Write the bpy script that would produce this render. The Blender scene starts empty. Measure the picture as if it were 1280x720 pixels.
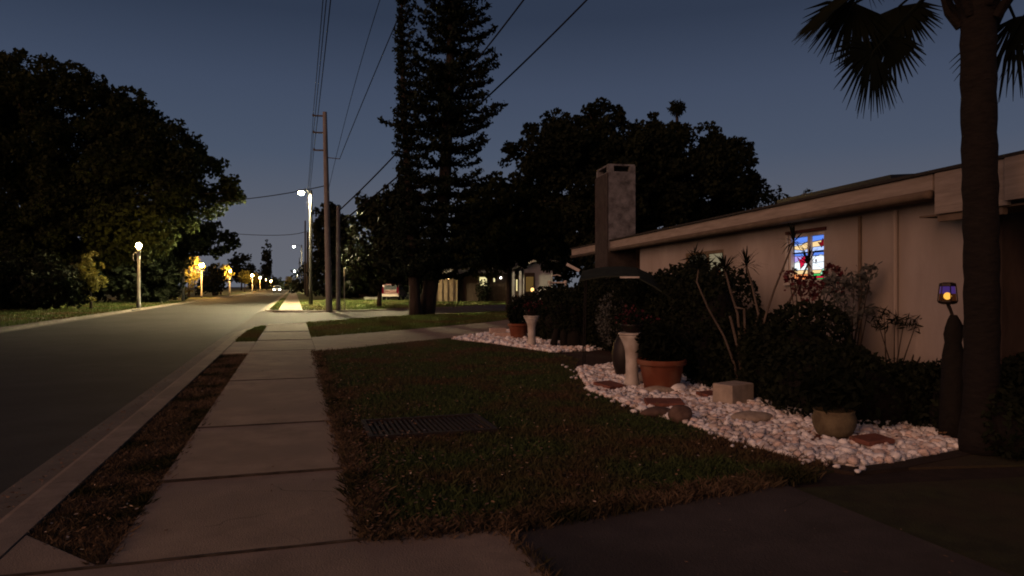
import bpy, math, random
import numpy as np
from mathutils import Vector, Matrix

rng = np.random.default_rng(11)
random.seed(11)
R = math.radians
SC = bpy.context.scene
COL = SC.collection

# ------------------------------------------------------------------ camera model
CAM_H, YAW, F = 1.5, R(17.2), 880.0
CY, SY = math.cos(YAW), math.sin(YAW)
HOR = 358.0


def at(px, py, d):
    """world point seen at (px, py) of a 1280x720 picture at depth d"""
    cx = (px - 640) / F * d
    return Vector((cx * CY + d * SY, -cx * SY + d * CY, CAM_H - (py - HOR) / F * d))


def ground(px, py, z=0.0):
    return at(px, py, (CAM_H - z) * F / (py - HOR))


# ------------------------------------------------------------------ helpers: objects
ORG = {}


class MB:
    def __init__(self):
        self.v, self.f, self.m, self.s = [], [], [], []
        self.mi, self.sm = 0, False

    def add(self, verts, faces):
        b = len(self.v)
        self.v += [tuple(p) for p in verts]
        for f in faces:
            self.f.append(tuple(b + i for i in f))
            self.m.append(self.mi)
            self.s.append(self.sm)

    def box(self, c, size, rz=0.0, rot=None, taper=1.0):
        x, y, z = size[0] / 2, size[1] / 2, size[2] / 2
        M = rot if rot is not None else Matrix.Rotation(rz, 3, 'Z')
        c = Vector(c)
        vs = []
        for dz in (-1, 1):
            k = taper if dz > 0 else 1.0
            for dx, dy in ((-1, -1), (1, -1), (1, 1), (-1, 1)):
                vs.append(c + M @ Vector((dx * x * k, dy * y * k, dz * z)))
        self.add(vs, [(3, 2, 1, 0), (4, 5, 6, 7), (0, 1, 5, 4), (1, 2, 6, 5), (2, 3, 7, 6), (3, 0, 4, 7)])

    def tube(self, pts, radii, n=8, caps=True):
        pts = [Vector(p) for p in pts]
        if not hasattr(radii, '__len__'):
            radii = [radii] * len(pts)
        vs, fs = [], []
        up = Vector((0.13, 0.21, 0.97))
        for i, p in enumerate(pts):
            t = (pts[min(i + 1, len(pts) - 1)] - pts[max(i - 1, 0)])
            if t.length < 1e-9:
                t = Vector((0, 0, 1))
            t.normalize()
            a = t.cross(up)
            if a.length < 0.05:
                a = t.cross(Vector((1, 0, 0)))
            a.normalize()
            b = t.cross(a)
            for k in range(n):
                w = 2 * math.pi * k / n
                vs.append(p + (a * math.cos(w) + b * math.sin(w)) * radii[i])
        for i in range(len(pts) - 1):
            for k in range(n):
                k2 = (k + 1) % n
                fs.append((i * n + k, i * n + k2, (i + 1) * n + k2, (i + 1) * n + k))
        if caps:
            fs.append(tuple(range(n - 1, -1, -1)))
            fs.append(tuple((len(pts) - 1) * n + k for k in range(n)))
        self.add(vs, fs)

    def lathe(self, c, prof, n=24, wob=0.0):
        c = Vector(c)
        vs, fs = [], []
        for j, (r, z) in enumerate(prof):
            for k in range(n):
                w = 2 * math.pi * k / n
                rr = r * (1 + wob * math.sin(3 * w + j * 1.7) + wob * 0.7 * math.sin(5 * w - j))
                vs.append(c + Vector((rr * math.cos(w), rr * math.sin(w), z)))
        for j in range(len(prof) - 1):
            for k in range(n):
                k2 = (k + 1) % n
                fs.append((j * n + k, j * n + k2, (j + 1) * n + k2, (j + 1) * n + k))
        fs.append(tuple(range(n - 1, -1, -1)))
        fs.append(tuple((len(prof) - 1) * n + k for k in range(n)))
        self.add(vs, fs)

    def prism(self, poly, z0, z1):
        n = len(poly)
        a = sum(poly[i][0] * poly[(i + 1) % n][1] - poly[(i + 1) % n][0] * poly[i][1] for i in range(n))
        if a < 0:
            poly = poly[::-1]
        vs = [(p[0], p[1], z0) for p in poly] + [(p[0], p[1], z1) for p in poly]
        fs = [tuple(range(n - 1, -1, -1)), tuple(range(n, 2 * n))]
        for i in range(n):
            j = (i + 1) % n
            fs.append((i, j, n + j, n + i))
        self.add(vs, fs)

    def ball(self, c, r, sx=1, sy=1, sz=1, n=10, m=7, wob=0.0, seed=0):
        c = Vector(c)
        rr = random.Random(seed)
        ph = [rr.uniform(0, 6.28) for _ in range(6)]
        vs, fs = [], []
        for j in range(1, m):
            th = math.pi * j / m
            for k in range(n):
                w = 2 * math.pi * k / n
                q = 1 + wob * (math.sin(2 * w + ph[0] + th * 2) + math.sin(3 * w + ph[1]) * math.sin(th * 2 + ph[2]) + .6 * math.sin(5 * w + ph[3] + 4 * th))
                vs.append(c + Vector((r * sx * q * math.sin(th) * math.cos(w), r * sy * q * math.sin(th) * math.sin(w), r * sz * q * math.cos(th))))
        top, bot = len(vs), len(vs) + 1
        vs += [c + Vector((0, 0, r * sz)), c - Vector((0, 0, r * sz))]
        for j in range(m - 2):
            for k in range(n):
                k2 = (k + 1) % n
                fs.append((j * n + k, (j + 1) * n + k, (j + 1) * n + k2, j * n + k2))
        for k in range(n):
            k2 = (k + 1) % n
            fs.append((top, k, k2))
            fs.append((bot, (m - 2) * n + k2, (m - 2) * n + k))
        self.add(vs, fs)

    def quads(self, arr):
        """arr: (M,4,3)"""
        b = len(self.v)
        self.v += [tuple(p) for p in arr.reshape(-1, 3)]
        for i in range(len(arr)):
            self.f.append((b + 4 * i, b + 4 * i + 1, b + 4 * i + 2, b + 4 * i + 3))
            self.m.append(self.mi)
            self.s.append(False)


def link(name, mesh, parent=None):
    o = bpy.data.objects.new(name, mesh)
    COL.objects.link(o)
    if parent is not None:
        o.parent = parent
        ORG[o.name] = ORG[parent.name]
    return o


def obj(name, mb, mats, parent=None, origin=None, local=False, bevel=0.0):
    """one mesh object; vertices given in world space unless local"""
    if not isinstance(mats, (list, tuple)):
        mats = [mats]
    if parent is not None:
        M = ORG[parent.name].inverted()
    else:
        M = Matrix.Translation(-Vector(origin)) if origin is not None else Matrix()
    V = np.array(mb.v, dtype=np.float64)
    if not local:
        A = np.array(M)
        V = V @ A[:3, :3].T + A[:3, 3]
    me = bpy.data.meshes.new(name)
    me.from_pydata(V.tolist(), [], mb.f)
    for m in mats:
        me.materials.append(m)
    me.polygons.foreach_set('material_index', mb.m)
    me.polygons.foreach_set('use_smooth', mb.s)
    me.update()
    o = link(name, me, parent)
    if parent is None:
        if origin is not None:
            o.location = Vector(origin)
            ORG[o.name] = Matrix.Translation(Vector(origin))
        else:
            ORG[o.name] = Matrix()
    if bevel:
        b = o.modifiers.new('bevel', 'BEVEL')
        b.width = bevel
        b.segments = 2
        b.limit_method = 'ANGLE'
    return o


def quad_obj(name, Q, mat, parent=None, origin=None):
    """fast mesh of separate quads, Q (M,4,3) in world space"""
    if parent is not None:
        M = ORG[parent.name].inverted()
    else:
        M = Matrix.Translation(-Vector(origin)) if origin is not None else Matrix()
    A = np.array(M)
    V = Q.reshape(-1, 3) @ A[:3, :3].T + A[:3, 3]
    me = bpy.data.meshes.new(name)
    n = len(Q)
    me.vertices.add(4 * n)
    me.vertices.foreach_set('co', V.astype(np.float32).ravel())
    me.loops.add(4 * n)
    me.loops.foreach_set('vertex_index', np.arange(4 * n, dtype=np.int32))
    me.polygons.add(n)
    me.polygons.foreach_set('loop_start', np.arange(0, 4 * n, 4, dtype=np.int32))
    me.update(calc_edges=True)
    me.materials.append(mat)
    o = link(name, me, parent)
    if parent is None:
        if origin is not None:
            o.location = Vector(origin)
            ORG[o.name] = Matrix.Translation(Vector(origin))
        else:
            ORG[o.name] = Matrix()
    return o


def tag(o, label=None, cat=None, group=None, kind=None):
    if label:
        o['label'] = label
    if cat:
        o['category'] = cat
    if group:
        o['group'] = group
    if kind:
        o['kind'] = kind
    return o


def thing(name, label, cat, loc, rz=0.0, group=None):
    o = bpy.data.objects.new(name, None)
    o.empty_display_size = 0.2
    COL.objects.link(o)
    o.location = Vector(loc)
    o.rotation_euler = (0, 0, rz)
    ORG[o.name] = Matrix.Translation(Vector(loc)) @ Matrix.Rotation(rz, 4, 'Z')
    return tag(o, label, cat, group)


def dup(root, loc, rz=0.0, scale=1.0, label=None):
    r = root.copy()
    COL.objects.link(r)
    r.location = Vector(loc)
    r.rotation_euler = (0, 0, rz)
    r.scale = (scale, scale, scale)
    if label:
        r['label'] = label
    for ch in list(root.children):
        c = ch.copy()
        COL.objects.link(c)
        c.parent = r
        for g in list(ch.children):
            q = g.copy()
            COL.objects.link(q)
            q.parent = c
    return r


# ------------------------------------------------------------------ helpers: materials
ALB = {'concrete': .82, 'kerb_concrete': .95, 'old_driveway': .82, 'asphalt': .85, 'cream_stucco': .86, 'weathered_fascia': .80, 'white_paint': .84, 'terracotta': .56,
       'palm_bark': .7, 'weathered_pole_wood': .8, 'stained_chimney_render': .85, 'pale_bark': .8, 'dark_roofing': .7, 'grass_blade': .92, 'asphalt_': 1, 'palm_frond': .8, 'dark_stump': .8, 'yellowish_stone_block': .6}


def mat(name, c1, c2=None, scale=4.0, rough=0.85, bump=0.0, bscale=None, spec=0.3, detail=6.0, lo=0.35, hi=0.65,
        c3=None, scale3=0.6, transl=0.0, metal=0.0, stretch=None):
    k_ = ALB.get(name, 1.0)
    c1 = tuple(x * k_ for x in c1)
    c2 = tuple(x * k_ for x in c2) if c2 is not None else None
    c3 = tuple(x * k_ for x in c3) if c3 is not None else None
    m = bpy.data.materials.new(name)
    m.use_nodes = True
    nt = m.node_tree
    N, L = nt.nodes, nt.links
    bs = N['Principled BSDF']
    bs.inputs['Roughness'].default_value = rough
    bs.inputs['Specular IOR Level'].default_value = spec
    bs.inputs['Metallic'].default_value = metal
    tc = N.new('ShaderNodeTexCoord')
    src = tc.outputs['Object']
    if stretch:
        mp = N.new('ShaderNodeMapping')
        mp.inputs['Scale'].default_value = stretch
        L.new(src, mp.inputs['Vector'])
        src = mp.outputs['Vector']
    col = None
    if c2 is None:
        c2 = tuple(x * 0.7 for x in c1)
    nz = N.new('ShaderNodeTexNoise')
    nz.inputs['Scale'].default_value = scale
    nz.inputs['Detail'].default_value = detail
    nz.inputs['Roughness'].default_value = 0.65
    L.new(src, nz.inputs['Vector'])
    rp = N.new('ShaderNodeValToRGB')
    rp.color_ramp.elements[0].position = lo
    rp.color_ramp.elements[1].position = hi
    rp.color_ramp.elements[0].color = (*c2, 1)
    rp.color_ramp.elements[1].color = (*c1, 1)
    L.new(nz.outputs['Fac'], rp.inputs['Fac'])
    col = rp.outputs['Color']
    if c3 is not None:
        n3 = N.new('ShaderNodeTexNoise')
        n3.inputs['Scale'].default_value = scale3
        n3.inputs['Detail'].default_value = 4
        L.new(src, n3.inputs['Vector'])
        r3 = N.new('ShaderNodeValToRGB')
        r3.color_ramp.elements[0].position = 0.45
        r3.color_ramp.elements[1].position = 0.62
        L.new(n3.outputs['Fac'], r3.inputs['Fac'])
        mx = N.new('ShaderNodeMix')
        mx.data_type = 'RGBA'
        L.new(r3.outputs['Color'], mx.inputs['Factor'])
        L.new(col, mx.inputs['A'])
        mx.inputs['B'].default_value = (*c3, 1)
        col = mx.outputs['Result']
    L.new(col, bs.inputs['Base Color'])
    if bump:
        nb = N.new('ShaderNodeTexNoise')
        nb.inputs['Scale'].default_value = bscale or scale * 6
        nb.inputs['Detail'].default_value = 5
        L.new(src, nb.inputs['Vector'])
        bp = N.new('ShaderNodeBump')
        bp.inputs['Strength'].default_value = bump
        bp.inputs['Distance'].default_value = 0.02
        L.new(nb.outputs['Fac'], bp.inputs['Height'])
        L.new(bp.outputs['Normal'], bs.inputs['Normal'])
    if transl:
        tr = N.new('ShaderNodeBsdfTranslucent')
        L.new(col, tr.inputs['Color'])
        ms = N.new('ShaderNodeMixShader')
        ms.inputs['Fac'].default_value = transl
        L.new(bs.outputs['BSDF'], ms.inputs[1])
        L.new(tr.outputs['BSDF'], ms.inputs[2])
        L.new(ms.outputs['Shader'], N['Material Output'].inputs['Surface'])
    return m


def emit(name, c, strength):
    m = bpy.data.materials.new(name)
    m.use_nodes = True
    N, L = m.node_tree.nodes, m.node_tree.links
    N.remove(N['Principled BSDF'])
    e = N.new('ShaderNodeEmission')
    e.inputs['Color'].default_value = (*c, 1)
    e.inputs['Strength'].default_value = strength
    L.new(e.outputs['Emission'], N['Material Output'].inputs['Surface'])
    return m


M = {}
M['asphalt'] = mat('asphalt', (0.044, 0.045, 0.041), (0.027, 0.028, 0.025), 1.3, 0.80, 0.4, 90, spec=0.2, detail=10, c3=(0.025, 0.025, 0.023), scale3=0.22)
M['side_asphalt'] = mat('side_asphalt', (0.075, 0.07, 0.06), (0.055, 0.051, 0.044), 2.0, 0.85, 0.3, 120, spec=0.15)
M['concrete'] = mat('concrete', (0.34, 0.27, 0.20), (0.225, 0.175, 0.13), 2.2, 0.8, 0.35, 90, detail=9, c3=(0.24, 0.19, 0.145), scale3=0.7)
M['kerb'] = mat('kerb_concrete', (0.23, 0.19, 0.15), (0.15, 0.12, 0.095), 5.0, 0.8, 0.25, 90, c3=(0.14, 0.115, 0.09), scale3=0.9)
M['gutter'] = mat('gutter_concrete', (0.14, 0.125, 0.105), (0.095, 0.085, 0.072), 4.0, 0.9, 0.25, 90, c3=(0.09, 0.08, 0.068), scale3=0.8)
M['joint'] = mat('joint_dirt', (0.075, 0.06, 0.046), (0.03, 0.025, 0.02), 8, 0.95)
M['old_drive'] = mat('old_driveway', (0.095, 0.079, 0.068), (0.062, 0.051, 0.044), 2.4, 0.9, 0.4, 80, detail=10, c3=(0.05, 0.041, 0.035), scale3=0.9)
M['soil'] = mat('soil', (0.035, 0.024, 0.017), (0.018, 0.013, 0.01), 6, 0.95, 0.6, 30)
M['mulch'] = mat('mulch', (0.055, 0.028, 0.019), (0.02, 0.012, 0.009), 14, 0.95, 0.8, 40)
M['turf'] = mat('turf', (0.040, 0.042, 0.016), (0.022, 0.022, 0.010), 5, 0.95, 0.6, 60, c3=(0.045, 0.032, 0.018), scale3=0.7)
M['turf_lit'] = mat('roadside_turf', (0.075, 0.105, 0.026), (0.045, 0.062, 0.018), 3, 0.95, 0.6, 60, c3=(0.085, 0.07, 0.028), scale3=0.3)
M['verge'] = mat('verge_soil', (0.060, 0.038, 0.024), (0.028, 0.019, 0.013), 7, 0.95, 0.8, 50, c3=(0.035, 0.03, 0.015), scale3=1.2)
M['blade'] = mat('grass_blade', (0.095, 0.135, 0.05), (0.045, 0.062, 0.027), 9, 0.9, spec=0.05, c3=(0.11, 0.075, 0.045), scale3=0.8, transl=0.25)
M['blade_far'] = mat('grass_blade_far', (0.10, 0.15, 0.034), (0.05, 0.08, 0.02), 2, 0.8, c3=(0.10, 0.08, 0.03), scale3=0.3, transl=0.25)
M['blade_dry'] = mat('dry_grass_blade', (0.18, 0.125, 0.08), (0.07, 0.052, 0.035), 9, 0.9, spec=0.05, c3=(0.03, 0.032, 0.014), scale3=1.5, transl=0.2)
M['dead_leaf'] = mat('dead_leaf', (0.20, 0.13, 0.08), (0.10, 0.055, 0.03), 20, 0.7)
M['pale_leaf'] = mat('pale_dead_leaf', (0.62, 0.50, 0.38), (0.28, 0.20, 0.14), 20, 0.6)
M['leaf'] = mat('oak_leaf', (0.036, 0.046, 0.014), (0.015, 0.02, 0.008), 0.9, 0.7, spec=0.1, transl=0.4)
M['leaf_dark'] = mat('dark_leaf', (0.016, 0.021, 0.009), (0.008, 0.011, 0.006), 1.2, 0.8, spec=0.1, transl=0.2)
M['leaf_lit'] = mat('lit_leaf', (0.20, 0.18, 0.04), (0.09, 0.09, 0.025), 0.9, 0.6, transl=0.45)  # yellow of lamplit foliage put into the leaf colour
M['needle'] = mat('pine_needle', (0.013, 0.021, 0.012), (0.007, 0.011, 0.007), 1.5, 0.8, spec=0.1, transl=0.1)
M['frond'] = mat('palm_frond', (0.012, 0.016, 0.008), (0.006, 0.009, 0.005), 3, 0.8, spec=0.08, transl=0.2)
M['hedge'] = mat('hedge_leaf', (0.013, 0.018, 0.008), (0.006, 0.008, 0.004), 3, 0.75, spec=0.12, transl=0.1)
M['grey_leaf'] = mat('grey_leaf', (0.10, 0.105, 0.10), (0.05, 0.055, 0.05), 4, 0.7, transl=0.2)
M['red_leaf'] = mat('red_leaf', (0.12, 0.02, 0.03), (0.05, 0.012, 0.015), 6, 0.6, transl=0.3)
M['bark'] = mat('bark', (0.042, 0.033, 0.026), (0.018, 0.014, 0.011), 6, 0.95, 0.9, 18, stretch=(1, 1, 0.25))
M['bark_pale'] = mat('pale_bark', (0.17, 0.14, 0.115), (0.07, 0.055, 0.045), 5, 0.9, 0.8, 20, stretch=(1, 1, 0.4))
M['palm_bark'] = mat('palm_bark', (0.017, 0.013, 0.011), (0.008, 0.006, 0.005), 9, 0.95, 0.9, 14, stretch=(1, 1, 2.5))
M['pole_wood'] = mat('weathered_pole_wood', (0.30, 0.29, 0.28), (0.18, 0.17, 0.165), 5, 0.9, 0.4, 40, stretch=(4, 4, 0.3))
M['pole_dark'] = mat('dark_pole_wood', (0.04, 0.039, 0.038), (0.025, 0.024, 0.024), 5, 0.9, 0.4, 40, stretch=(4, 4, 0.3))
M['lamp_post'] = mat('painted_lamp_post', (0.26, 0.25, 0.23), (0.19, 0.18, 0.165), 3, 0.5)
M['grey_metal'] = mat('grey_metal', (0.22, 0.22, 0.22), (0.14, 0.14, 0.14), 6, 0.5, metal=0.5)
M['wire'] = mat('cable_black', (0.008, 0.008, 0.009), (0.005, 0.005, 0.006), 8, 0.8, spec=0.1)
M['insulator'] = mat('insulator', (0.12, 0.11, 0.10), (0.07, 0.06, 0.06), 8, 0.4)
M['stucco'] = mat('cream_stucco', (0.46, 0.415, 0.385), (0.37, 0.33, 0.305), 2.2, 0.9, 0.35, 60, c3=(0.33, 0.29, 0.26), scale3=0.9, stretch=(1, 1, 0.35))
M['fascia'] = mat('weathered_fascia', (0.40, 0.35, 0.31), (0.27, 0.23, 0.20), 3, 0.8, 0.2, 30, stretch=(3, 0.5, 6))
M['soffit'] = mat('soffit_board', (0.16, 0.12, 0.09), (0.10, 0.075, 0.055), 3, 0.9)
M['roofing'] = mat('dark_roofing', (0.05, 0.047, 0.045), (0.028, 0.026, 0.025), 12, 0.95, 0.5, 60)
M['brick'] = mat('brown_brick_wall', (0.16, 0.09, 0.06), (0.09, 0.05, 0.035), 5, 0.9, 0.4, 30)
M['chimney'] = mat('stained_chimney_render', (0.25, 0.25, 0.26), (0.06, 0.06, 0.062), 4.2, 0.95, 0.5, 30, lo=0.3, hi=0.7)
M['chimney_shade_brick'] = mat('shade_dark_brick', (0.055, 0.045, 0.042), (0.03, 0.025, 0.024), 6, 0.95, 0.5, 30)  # dark tone stands in for shade on the chimney's street face
M['white_paint'] = mat('white_paint', (0.68, 0.65, 0.60), (0.52, 0.49, 0.45), 5, 0.6, c3=(0.42, 0.38, 0.33), scale3=4)
M['white_wall'] = mat('white_render', (0.34, 0.34, 0.36), (0.28, 0.28, 0.30), 2, 0.9)
M['tan_wall'] = mat('tan_render', (0.20, 0.15, 0.10), (0.14, 0.105, 0.07), 2, 0.9)
M['dark_wood'] = mat('dark_wood', (0.06, 0.04, 0.03), (0.03, 0.02, 0.015), 5, 0.7, stretch=(1, 1, 0.3))
M['stone'] = mat('white_stone', (0.90, 0.93, 0.96), (0.78, 0.79, 0.81), 9, 0.75, 0.3, 30, c3=(0.84, 0.81, 0.80), scale3=5)
M['stone_grey'] = mat('grey_white_stone', (0.78, 0.77, 0.78), (0.54, 0.52, 0.53), 8, 0.8, 0.4, 30, c3=(0.50, 0.43, 0.38), scale3=6)
M['stone_pink'] = mat('pinkish_stone', (0.86, 0.74, 0.70), (0.58, 0.46, 0.42), 7, 0.8, 0.4, 30, c3=(0.60, 0.50, 0.44), scale3=6)
M['stone_dust'] = mat('crushed_stone', (0.80, 0.77, 0.76), (0.50, 0.46, 0.44), 30, 0.9, 0.8, 40)
M['boulder'] = mat('tan_boulder', (0.42, 0.36, 0.29), (0.26, 0.21, 0.17), 9, 0.85, 0.5, 30)
M['brown_rock'] = mat('brown_rock', (0.15, 0.10, 0.08), (0.08, 0.05, 0.04), 9, 0.9, 0.6, 25)
M['paver'] = mat('red_clay_paver', (0.23, 0.09, 0.065), (0.14, 0.055, 0.04), 7, 0.9, 0.4, 40)
M['pink_block'] = mat('pinkish_concrete_block', (0.50, 0.38, 0.33), (0.36, 0.27, 0.23), 7, 0.9, 0.4, 60)
M['block'] = mat('grey_concrete_block', (0.40, 0.34, 0.28), (0.28, 0.24, 0.20), 7, 0.95, 0.5, 70)
M['yellow_block'] = mat('yellowish_stone_block', (0.30, 0.25, 0.15), (0.15, 0.115, 0.07), 5, 0.95, 0.5, 50)
M['terracotta'] = mat('terracotta', (0.30, 0.088, 0.042), (0.21, 0.06, 0.03), 4, 0.8, 0.15, 60, c3=(0.34, 0.15, 0.09), scale3=3)
M['jar'] = mat('dark_glazed_jar', (0.02, 0.013, 0.011), (0.01, 0.007, 0.006), 4, 0.5)
M['canopy'] = mat('green_canopy_fabric', (0.034, 0.042, 0.034), (0.022, 0.027, 0.022), 3, 0.95, spec=0.05)
M['lantern'] = mat('bronze_lantern', (0.03, 0.022, 0.02), (0.015, 0.012, 0.011), 8, 0.5, metal=0.4)
M['stump'] = mat('dark_stump', (0.011, 0.009, 0.007), (0.006, 0.005, 0.004), 9, 0.95, 0.9, 20)
M['hydrant'] = mat('hydrant_paint', (0.42, 0.45, 0.36), (0.32, 0.34, 0.28), 5, 0.5)
M['grate'] = mat('rusty_grate', (0.032, 0.024, 0.021), (0.016, 0.012, 0.011), 12, 0.8, 0.3, 50)
M['car_paint'] = mat('dark_car_paint', (0.10, 0.03, 0.03), (0.085, 0.025, 0.025), 2, 0.3, spec=0.5)
M['car_grey'] = mat('grey_car_paint', (0.12, 0.12, 0.125), (0.10, 0.10, 0.105), 2, 0.3, spec=0.5)
M['bumper'] = mat('pale_bumper', (0.34, 0.29, 0.26), (0.26, 0.22, 0.20), 3, 0.5)
M['tyre'] = mat('tyre_rubber', (0.02, 0.02, 0.02), (0.012, 0.012, 0.012), 8, 0.9)
M['dark_glass'] = mat('dark_glass', (0.02, 0.022, 0.025), (0.015, 0.016, 0.018), 2, 0.1, spec=0.6)
M['solar'] = mat('dark_panel', (0.015, 0.016, 0.02), (0.01, 0.011, 0.014), 6, 0.4)
M['black'] = mat('flue_soot', (0.012, 0.011, 0.010), (0.008, 0.008, 0.008), 6, 0.95)
M['plank'] = mat('weathered_plank', (0.22, 0.21, 0.19), (0.12, 0.11, 0.10), 6, 0.9, 0.4, 40, stretch=(0.4, 5, 5))



def cracks(m, scale, width, depth, seed=0.0):
    """thin wandering cracks and tar-dark seams over a paving material"""
    N, L = m.node_tree.nodes, m.node_tree.links
    bs = N['Principled BSDF']
    src = bs.inputs['Base Color'].links[0].from_socket
    tc = N.new('ShaderNodeTexCoord')
    mp = N.new('ShaderNodeMapping')
    mp.inputs['Location'].default_value = (seed, seed * .7, 0)
    L.new(tc.outputs['Object'], mp.inputs['Vector'])
    nz = N.new('ShaderNodeTexNoise')
    nz.inputs['Scale'].default_value = scale * 2.5
    nz.inputs['Detail'].default_value = 6
    L.new(mp.outputs['Vector'], nz.inputs['Vector'])
    ad = N.new('ShaderNodeVectorMath')
    ad.operation = 'MULTIPLY_ADD'
    ad.inputs[1].default_value = (.55 / scale, .55 / scale, 0)
    L.new(nz.outputs['Color'], ad.inputs[0])
    L.new(mp.outputs['Vector'], ad.inputs[2])
    vo = N.new('ShaderNodeTexVoronoi')
    vo.feature = 'DISTANCE_TO_EDGE'
    vo.voronoi_dimensions = '2D'
    vo.inputs['Scale'].default_value = scale
    L.new(ad.outputs['Vector'], vo.inputs['Vector'])
    mr = N.new('ShaderNodeMapRange')
    mr.inputs['From Min'].default_value = 0
    mr.inputs['From Max'].default_value = width * scale
    mr.inputs['To Min'].default_value = depth
    mr.inputs['To Max'].default_value = 0
    L.new(vo.outputs['Distance'], mr.inputs['Value'])
    n2 = N.new('ShaderNodeTexNoise')
    n2.inputs['Scale'].default_value = scale * 1.3
    L.new(mp.outputs['Vector'], n2.inputs['Vector'])
    r2 = N.new('ShaderNodeMapRange')
    r2.inputs['From Min'].default_value = .5
    r2.inputs['From Max'].default_value = .58
    L.new(n2.outputs['Fac'], r2.inputs['Value'])
    mu = N.new('ShaderNodeMath')
    mu.operation = 'MULTIPLY'
    L.new(mr.outputs['Result'], mu.inputs[0])
    L.new(r2.outputs['Result'], mu.inputs[1])
    mx = N.new('ShaderNodeMix')
    mx.data_type = 'RGBA'
    L.new(mu.outputs['Value'], mx.inputs['Factor'])
    L.new(src, mx.inputs['A'])
    mx.inputs['B'].default_value = (.02, .017, .014, 1)
    L.new(mx.outputs['Result'], bs.inputs['Base Color'])


cracks(M['concrete'], .55, .012, .85)
cracks(M['old_drive'], .4, .014, .8, 3.0)
cracks(M['asphalt'], .25, .03, .7, 5.0)
cracks(M['kerb'], .8, .012, .7, 1.5)

WARM = (1.0, 0.60, 0.20)
LED = (1.0, 0.83, 0.46)
M['warm_globe'] = emit('sodium_globe', (1.0, 0.58, 0.17), 420)
M['far_globe'] = emit('far_sodium_globe', (1.0, 0.52, 0.13), 2600)
M['led_lens'] = emit('cobra_lens', LED, 20000)
M['led_bottom'] = emit('cobra_lens_bottom', LED, 16000)
M['led_lens_far'] = emit('cobra_lens_far', LED, 9000)
M['porch_bulb'] = emit('porch_bulb', (1.0, 0.62, 0.28), 8)
M['white_bulb'] = emit('white_bulb', (1.0, 0.95, 0.85), 9)
M['window_lit'] = emit('lit_window', (1.0, 0.86, 0.42), 0.9)
M['window_dim'] = emit('dim_window', (0.50, 0.42, 0.26), 0.42)
M['curtain_dim'] = emit('dim_curtain', (0.20, 0.16, 0.11), 0.25)
M['door_lit'] = emit('lit_door_glass', (0.62, 0.36, 0.10), 0.16)
M['flame'] = emit('candle_flame', (1.0, 0.47, 0.07), 1.2)
M['violet'] = emit('violet_lantern_glass', (0.16, 0.07, 0.42), 0.30)
M['amber_glass'] = emit('amber_lantern_glass', (0.35, 0.10, 0.03), 0.10)
M['tail_red'] = emit('tail_light_red', (0.75, 0.02, 0.05), 0.16)
M['headlight'] = emit('headlight', (1.0, 0.93, 0.85), 40)



def cutoff(m, lo, hi, floor):
    """semi-cutoff street luminaire: little light leaves it near or above the horizontal"""
    N, L = m.node_tree.nodes, m.node_tree.links
    e = [n for n in N if n.type == 'EMISSION'][0]
    g_ = N.new('ShaderNodeNewGeometry')
    sp = N.new('ShaderNodeSeparateXYZ')
    L.new(g_.outputs['Incoming'], sp.inputs['Vector'])
    mr = N.new('ShaderNodeMapRange')
    mr.interpolation_type = 'SMOOTHSTEP'
    mr.inputs['From Min'].default_value = -hi
    mr.inputs['From Max'].default_value = -lo
    mr.inputs['To Min'].default_value = e.inputs['Strength'].default_value
    mr.inputs['To Max'].default_value = e.inputs['Strength'].default_value * floor
    L.new(sp.outputs['Z'], mr.inputs['Value'])
    L.new(mr.outputs['Result'], e.inputs['Strength'])


cutoff(M['led_lens'], .165, .33, .008)
cutoff(M['led_lens_far'], .05, .30, .05)

# ------------------------------------------------------------------ world, sun, camera, render
W = bpy.data.worlds.new('World')
SC.world = W
W.use_nodes = True
wn, wl = W.node_tree.nodes, W.node_tree.links
SUN_AZ = R(240.0)           # clockwise from +Y: the afterglow is behind and to the left of the camera
sky = wn.new('ShaderNodeTexSky')
sky.sky_type = 'NISHITA'
sky.sun_disc = False
sky.sun_elevation = R(-2.0)
sky.sun_rotation = SUN_AZ
sky.air_density = 1.0
sky.dust_density = 0.6
sky.ozone_density = 1.5
bg = wn['Background']
bg.inputs['Strength'].default_value = 0.06
wl.new(sky.outputs['Color'], bg.inputs['Color'])
# the blue of late dusk, deepening towards the zenith
tcw = wn.new('ShaderNodeTexCoord')
sep = wn.new('ShaderNodeSeparateXYZ')
wl.new(tcw.outputs['Generated'], sep.inputs['Vector'])
ramp = wn.new('ShaderNodeValToRGB')
stops = [(0.0, (.128, .136, .163)), (.06, (.112, .124, .155)), (.18, (.058, .081, .129)), (.264, (.0435, .062, .107)), (.352, (.0225, .0345, .064)), (.6, (.016, .026, .050)), (1.0, (.011, .018, .038))]
el_ = ramp.color_ramp.elements
while len(el_) < len(stops):
    el_.new(0.5)
for e_, (p_, c_) in zip(el_, stops):
    e_.position = p_
    e_.color = (*c_, 1)
wl.new(sep.outputs['Z'], ramp.inputs['Fac'])
bg2 = wn.new('ShaderNodeBackground')
bg2.inputs['Strength'].default_value = 1.0
wl.new(ramp.outputs['Color'], bg2.inputs['Color'])
addw = wn.new('ShaderNodeAddShader')
wl.new(bg.outputs['Background'], addw.inputs[0])
wl.new(bg2.outputs['Background'], addw.inputs[1])
wl.new(addw.outputs['Shader'], wn['World Output'].inputs['Surface'])

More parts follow.
